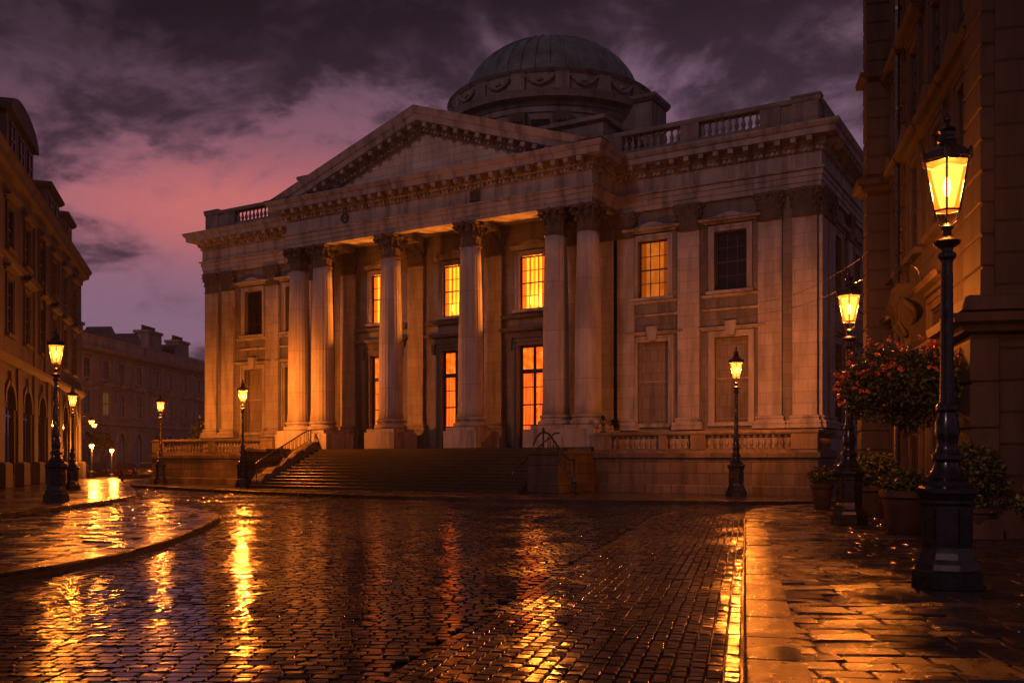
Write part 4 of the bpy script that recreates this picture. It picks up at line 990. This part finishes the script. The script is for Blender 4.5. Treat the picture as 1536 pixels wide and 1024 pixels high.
for u, w, zt in ((148,3.0,16.4),(263,3.4,17.6),(304,3.0,17.4)):
    s = bbs(u); c = obj('chimney', MB().bbox(s-w/2,s+w/2,2.6,4.4,14.4,zt,.04).bbox(s-w/2-.15,s+w/2+.15,2.45,4.55,zt-.35,zt,.05), M_back, BB)
    for k in range(6): obj('chimney_pot', MB().lathe([(.20,0),(.16,.5),(.2,.55),(.2,.62)],(s-w/2+.3+(w-.6)*k/5,3.5,zt),8), M_chpot, c)
for u in (188,225,285):
    s = bbs(u); d = obj('dormer', MB().prism([(s-.9,14.6),(s+.9,14.6),(s+.9,15.7),(s,16.5),(s-.9,15.7)],1.6,4.5), M_slate, BB)

# ------------------------------------------------------------------ right building
RB = thing('corner_building', 'dark brown rusticated stone building rising out of frame along the right edge', 'building', (13.6,36,.1), atan2(-.9735,-.2288))
x0, x1 = 5.0, 18.2; HT = 24
bays = [6.85,9.75,12.75,15.6]
zs = [(7.35,9.9),(10.95,13.2),(14.3,16.5),(17.6,19.6)]
ops = [(b-.62,b+.62,a,c) for b in bays for a,c in zs[0:4]]+[(b-.75,b+.75,1.2,5.4) for b in bays[0:3]]
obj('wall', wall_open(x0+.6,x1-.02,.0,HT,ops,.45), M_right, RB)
obj('interior', MB().box(x0+.7,x1-.5,.9,1.0,.1,HT-.5), M_dark, RB)
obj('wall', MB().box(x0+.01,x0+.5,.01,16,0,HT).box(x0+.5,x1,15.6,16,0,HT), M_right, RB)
for b in bays:
    for i, (a, c) in enumerate(zs):
        window(RB,b,a,1.24,c-a,'dark',2,4,depth=.14,hd=0 if i else 2,mats=(M_rightt,M_sash),s=.30)
for b in bays[:3]:
    window(RB,b,1.2,1.5,4.2,'dark',2,4,depth=.14,hd=0,mats=(M_rightt,M_sash),s=.32)
def rusticated(x0,x1,p,z0,z1,h=.62):
    m = MB(); z = z0
    while z < z1-.1:
        m.bbox(x0,x1,-p,.0,z+.025,min(z+h,z1)-.025,.03); z += h
    m.box(x0+.05,x1-.05,-p+.05,0,z0,z1); return m
obj('pier', rusticated(4.85,5.65,.78,4.6,HT), M_rightt, RB); obj('pier', rusticated(4.75,5.8,.95,0,4.1), M_rightt, RB)
obj('pier', rusticated(16.75,18.15,.30,4.7,HT), M_rightt, RB); obj('pier', rusticated(16.55,18.3,.52,.35,4.0,.9), M_rightt, RB)
obj('quoins', rusticated(7.55,8.35,.10,4.7,HT), M_rightt, RB)
obj('return_wall', MB().box(x1-.25,x1,-.05,14,0,HT), M_right, RB)
def band(z, d): return [(0,z),(d*.35,z+.03),(d*.5,z+.14),(d*.9,z+.2),(d,z+.36),(0,z+.42)]
pthm = [(16.5,-.0),(16.5,-.54),(18.36,-.54),(18.36,3.0)]
obj('string_course', MB().sweep([(5.7,0),(16.5,0)], band(4.15,.35)).sweep([(4.7,3),(4.7,-.97),(5.86,-.97),(5.86,0)], band(4.12,.28)).sweep(pthm, band(4.0,.38)).sweep(pthm, [(0,4.42),(.18,4.44),(.1,4.7),(0,4.75)]), M_rightt, RB)
obj('string_course', MB().sweep([(4.8,3),(4.8,-.80),(5.7,-.80),(5.7,0),(16.7,0)], band(10.25,.3)), M_rightt, RB)
obj('cornice', MB().sweep([(4.8,6),(4.8,-.80),(5.7,-.80),(5.7,-.0),(18.2,-.0),(18.2,6)], [(0,HT-2),(.15,HT-1.9),(.3,HT-1.3),(.9,HT-1),(1.0,HT-.4),(0,HT)]), M_rightt, RB)
for z in (13.9,17.3,20.4): obj('string_course', MB().sweep([(4.8,3),(4.8,-.80),(5.7,-.80),(5.7,0),(16.7,0)], [(0,z),(.16,z+.06),(.2,z+.2),(0,z+.24)]), M_rightt, RB)
obj('plinth', MB().bbox(5.8,16.4,-.18,0,0,.95,.03).bbox(16.3,18.6,-.95,0,0,.42,.04), M_rightt, RB)
dp = obj('downpipe', MB().tube([(8.05,-.22,.4),(8.05,-.22,HT-1.5)],.085,8), M_iron, RB)
m = MB()
for z in (3,6,9,12,15,18): m.lathe([(.12,0),(.12,.1)],(8.05,-.22,z),10)
obj('pipe_collar', m, M_iron, dp)
# carved bracket with iron hoop
M_carve = stone('blackened carving', (.022,.017,.014), 0, stain=.6, bump=.4)
cb_ = thing('carved_bracket', 'dark carved stone bracket with an iron hoop on the wall above the flowering tree', 'bracket', (13.6-.2288*10.9,36-.9735*10.9,.1), atan2(-.9735,-.2288))
m = MB().loft([[(x*w,-.25-p,z) for x in (-.5,.5)]+[(x*w,0,z) for x in (.5,-.5)] for z,w,p in ((4.45,.5,.0),(4.7,.7,.15),(5.0,.75,.2),(5.3,.8,.45),(5.7,.95,.65),(6.0,1.0,.55),(6.15,1.1,.5),(6.25,1.1,.5))])
obj('console', m, M_carve, cb_)
m = MB()
for k in range(7): m.tube([(-.42+.14*k,-.55-.1*sin(k),6.0),(-.42+.14*k,-.85+.05*cos(k*2),5.65),(-.36+.12*k,-.68,5.2),(-.3+.1*k,-.5,4.9)],.075,6)
for e in (-1,1):
    m.tube([(e*.52,-.25,6.05)]+[(e*(.52+.2*sin(t)),-.45-.2*cos(t)*(1-t/8),5.85-.16*t) for t in [k*.45 for k in range(10)]],.08,6)
obj('carving', m, M_carve, cb_)
obj('hoop', MB().tube([(.25+.0*t,-.45-.35*cos(t),6.3+.5*sin(t)) for t in [pi*k/12 for k in range(13)]],.03,6), M_iron, cb_)

# ------------------------------------------------------------------ planting
def leaves(n, c, r, size, shell=.55, squash=1., floor=None):
    c = np.array(c); d = rng.normal(size=(n,3)); d /= np.linalg.norm(d,axis=1)[:,None]
    rad = shell+(1-shell)*rng.random(n)**.6
    lump = 1+.08*rng.normal(size=n)+.20*np.sin(d[:,0]*5.1+1)*np.sin(d[:,2]*4.3)+.10*np.sin(d[:,1]*9+2)
    P = c+d*(rad*lump)[:,None]*np.array(r)
    return P, d
def leafmesh(name, P, size, mat, elong=1.6):
    n = len(P); a = rng.normal(size=(n,3)); a /= np.linalg.norm(a,axis=1)[:,None]; b = np.cross(a, rng.normal(size=(n,3))); b /= np.linalg.norm(b,axis=1)[:,None]
    s = size*(.6+.8*rng.random((n,1))); cN = np.cross(a,b)*s*.25
    V = np.stack([P-a*s*elong*.5, P+b*s*.45+cN, P+a*s*elong*.5, P-b*s*.45+cN],1).reshape(-1,3)
    me = bpy.data.meshes.new(name); me.vertices.add(4*n); me.vertices.foreach_set('co', V.ravel().astype(np.float32))
    me.loops.add(4*n); me.loops.foreach_set('vertex_index', np.arange(4*n,dtype=np.int32)); me.polygons.add(n); me.polygons.foreach_set('loop_start', np.arange(0,4*n,4,dtype=np.int32))
    me.update(); me.materials.append(mat); return me
def pot(rt, rb, h):
    return MB().lathe([(rb*.96,0),(rb,.02),(rb+(rt-rb)*.83,h*.80),(rt*1.03,h*.81),(rt*1.08,h*.84),(rt*1.08,h*.98),(rt*1.04,h),(rt*.92,h),(rt*.90,h*.9),(.02,h*.9)], n=36, cap=True)
def blooms(n, c, r, upper, size):
    P, d = leaves(n*3, c, r, 0, .92); ok = d[:,2] > upper; P = P[ok][:n]
    return np.concatenate([P+rng.normal(0,size*.45,P.shape) for _ in range(9)])
FT = thing('flowering_tree', 'round flowering standard tree with red blossoms in a large terracotta pot', 'potted tree', (8.32,19.9,.12))
obj('pot', pot(.50,.37,.90), M_pot, FT, smooth=True); obj('soil', MB().lathe([(.45,.82),(.44,.83)],n=20), M_soil, FT)
m = MB().tube([(0,0,.8),(.03,.02,1.4),(-.02,0,2.0),(.02,.02,2.5)],.055,8,.8)
for k in range(7):
    a = k*2*pi/7+.3; m.tube([(.01,.01,2.0+.07*k),(.25*cos(a),.25*sin(a),2.35+.08*k),(.75*cos(a),.75*sin(a),2.75+.1*(k%3))],.026,6,.5)
m.tube([(-.05,0,.85),(-.25,-.1,1.05),(-.38,-.2,1.02)],.03,5,.5)
obj('trunk', m, M_bark, FT, smooth=True)
P1,_ = leaves(15000,(.0,0,3.22),(1.22,1.1,.72),0,.35); P3,_ = leaves(2600,(.95,.1,3.05),(.55,.5,.5),0,.2); P4,_ = leaves(2600,(-.85,0,2.95),(.5,.5,.55),0,.2); P5,_ = leaves(900,(.1,0,2.45),(.7,.6,.3),0,.2)
obj('foliage', leafmesh('foliage', np.concatenate([P1,P3,P4,P5]), .055, M_leaf), None, FT)
obj('blossom', leafmesh('blossom', np.concatenate([blooms(110,(0,0,3.22),(1.28,1.16,.80),-.05,.06), blooms(60,(-.9,0,2.95),(.52,.52,.58),-.5,.05), blooms(18,(1.0,.1,3.05),(.58,.5,.5),-.2,.05)]), .06, M_petal, 1.1), None, FT)
P6,_ = leaves(1700,(0,0,1.08),(.52,.52,.26),0,.3)
obj('underplanting', leafmesh('underplanting', P6, .06, M_leaf), None, FT)
def shrub(X,Y,z,rt,rb,h,r,hc,n,label,flowers=0):
    t = thing('potted_shrub', label, 'potted plant', (X,Y,z), 0, 'shrubs in pots along the right wall')
    obj('pot', pot(rt,rb,h), M_pot, t, smooth=True); obj('stem', MB().tube([(0,0,h*.85),(.02,0,h+hc*.5)],.03,6), M_bark, t)
    P,_ = leaves(n,(0,0,h+hc*.48),(r,r,hc*.58),0,.3); obj('foliage', leafmesh('foliage',P,.06,M_leaf), None, t)
    if flowers: obj('blossom', leafmesh('blossom', blooms(flowers,(0,0,h+hc*.48),(r*1.04,r*1.04,hc*.62),.1,.03), .035, M_petal,1.1), None, t)
    return t
shrub(9.95,30.2,.12,.34,.25,.78,.42,.5,1500,'small dark pot with a low shrub, farthest left of the pots by the right wall',14)
shrub(10.65,30.0,.12,.3,.22,.8,.4,.7,1500,'narrow pot with a shrub half hidden behind the second right lamp')
shrub(9.9,25.6,.12,.46,.36,.85,.62,.85,3000,'dark pot with a broad bushy shrub right of the second right lamp')
shrub(9.7,20.6,.12,.42,.32,.9,.55,.55,2200,'dark pot with a low shrub against the wall behind the flowering tree')
shrub(9.0,18.3,.12,.36,.28,.62,.58,1.2,3400,'tall leafy shrub in a pot beside the near lamp post and the low stone step')
shrub(8.85,16.05,.52,.18,.13,.22,.28,.4,700,'small plant in a pot on the low stone step at the right edge')
sh = thing('terrace_shrub', 'dark round shrub growing behind the far left end of the terrace', 'shrub', Lw(-43.6,2.0,0), 0)
P,_ = leaves(3000,(0,0,3.2),(1.5,1.5,1.9),0,.2); obj('foliage', leafmesh('foliage',P,.16,M_leaf), None, sh); obj('trunk', MB().tube([(0,0,0),(0,0,2.6)],.12,8), M_bark, sh)
def street_tree(X,Y,h,r,label):
    t = thing('street_tree', label, 'tree', (X,Y,-.05))
    obj('trunk', MB().tube([(0,0,0),(.05,0,h*.6),(0,.05,h*.85)],.10,8,.6), M_bark, t)
    P,_ = leaves(2600,(0,0,h),(r,r,r*.7),0,.25); obj('crown', leafmesh('crown',P,.16,M_leaf), None, t)
street_tree(-40.2,92.0,3.6,1.2,'small round headed street tree behind the parked cars, between the two far lamps')

# ------------------------------------------------------------------ far street: parked cars and a bollard
def car(X,Y,rz,mat,label):
    t = thing('parked_car', label, 'car', (X,Y,-.04), rz, 'cars parked at the end of the left street')
    secs = []                                            # y along the car, rear at -y
    for y,w,zb,zt in ((-2.1,.74,.42,.85),(-2.0,.82,.30,.98),(-1.2,.88,.25,1.02),(.9,.88,.25,.98),(1.8,.84,.27,.86),(2.1,.70,.40,.70)):
        secs.append([(-w*.9,y,zb),(w*.9,y,zb),(w,y,zb+.2),(w,y,zt-.12),(w*.9,y,zt),(-w*.9,y,zt),(-w,y,zt-.12),(-w,y,zb+.2)])
    b = obj('body', MB().loft(secs), mat, t, smooth=True)
    cab = [[(-w1,y1,.96),(w1,y1,.96),(w2,y2,1.46),(-w2,y2,1.46)] for y1,w1,y2,w2 in ((-1.85,.80,-1.35,.62),)]
    obj('cabin', MB().loft([[(-.80,-1.85,.97),(.80,-1.85,.97),(.82,1.0,.95),(-.82,1.0,.95)],[(-.64,-1.35,1.40),(.64,-1.35,1.40),(.64,.2,1.42),(-.64,.2,1.42)]]), M_glass, t)
    obj('roof_panel', MB().bbox(-.63,.63,-1.36,.22,1.40,1.47,.03), mat, t)
    for sx in (-1,1):
        for yy in (-1.3,1.35): 
            wv = obj('wheel', MB().lathe([(.1,-.09),(.30,-.09),(.32,-.05),(.32,.05),(.30,.09),(.1,.09)],n=18).xf(Matrix.Translation((sx*.82,yy,.32)) @ Matrix.Rotation(pi/2,4,'Y')), M_tyre, t, smooth=True)
        obj('tail_light', MB().bbox(sx*.66-.11,sx*.66+.11,-2.12,-2.02,.66,.82,.02), M_red, t)
        obj('headlight', MB().bbox(sx*.55-.13,sx*.55+.13,2.0,2.11,.56,.68,.02), M_glass, t)
car(-38.5,88,.25,M_car[0],'dark parked car at the far left, nearest the small lamp')
car(-36.0,88,.25,M_car[1],'maroon parked car in the middle of the far row')
car(-33.7,87.5,.25,M_car[2],'grey parked car at the right end of the far row')
bo = thing('bollard', 'short dark bollard standing before the parked cars', 'bollard', (-26.0,62.8,-.05))
obj('post', MB().lathe([(.13,0),(.13,.15),(.09,.2),(.075,.8),(.1,.84)],n=12), M_iron, bo); obj('cap', MB().lathe([(.1,.84),(.12,.9),(.08,1.0),(.02,1.04)],n=12), M_iron, bo)

# thin cable slung across the right pilasters to the lamp side wall
a = Vector(Lw(-3.1,-.35,9.3)); b = Vector((13.6-.2288*5.6,36-.9735*5.6,8.9)); 
m = MB().tube([a.lerp(b,k/14)-Vector((0,0,.5*sin(pi*k/14)-.0)) for k in range(15)],.008,5); 
tag(obj('overhead_cable', m, M_iron), 'upper thin dark cable slung from the right pilasters to the corner building', 'cable')
a = Vector(Lw(-3.1,-.35,8.75)); b = Vector((13.6-.2288*5.6,36-.9735*5.6,8.0))
tag(obj('overhead_cable', MB().tube([a.lerp(b,k/14)-Vector((0,0,.35*sin(pi*k/14))) for k in range(15)],.008,5), M_iron), 'lower thin dark cable slung from the right pilasters to the corner building', 'cable')

# ------------------------------------------------------------------ haze
hm = bpy.data.materials.new('evening haze'); hm.use_nodes = True; nt = hm.node_tree; nt.nodes.clear()
o = nd(nt,'ShaderNodeOutputMaterial'); v = nd(nt,'ShaderNodeVolumePrincipled'); v.inputs['Density'].default_value = .00035; v.inputs['Color'].default_value = (.9,.86,.84,1); v.inputs['Anisotropy'].default_value = .3
nt.links.new(v.outputs[0], o.inputs['Volume'])
tag(obj('haze', MB().box(-172,152,-62,262,-1.9,34.5), hm), kind='stuff')
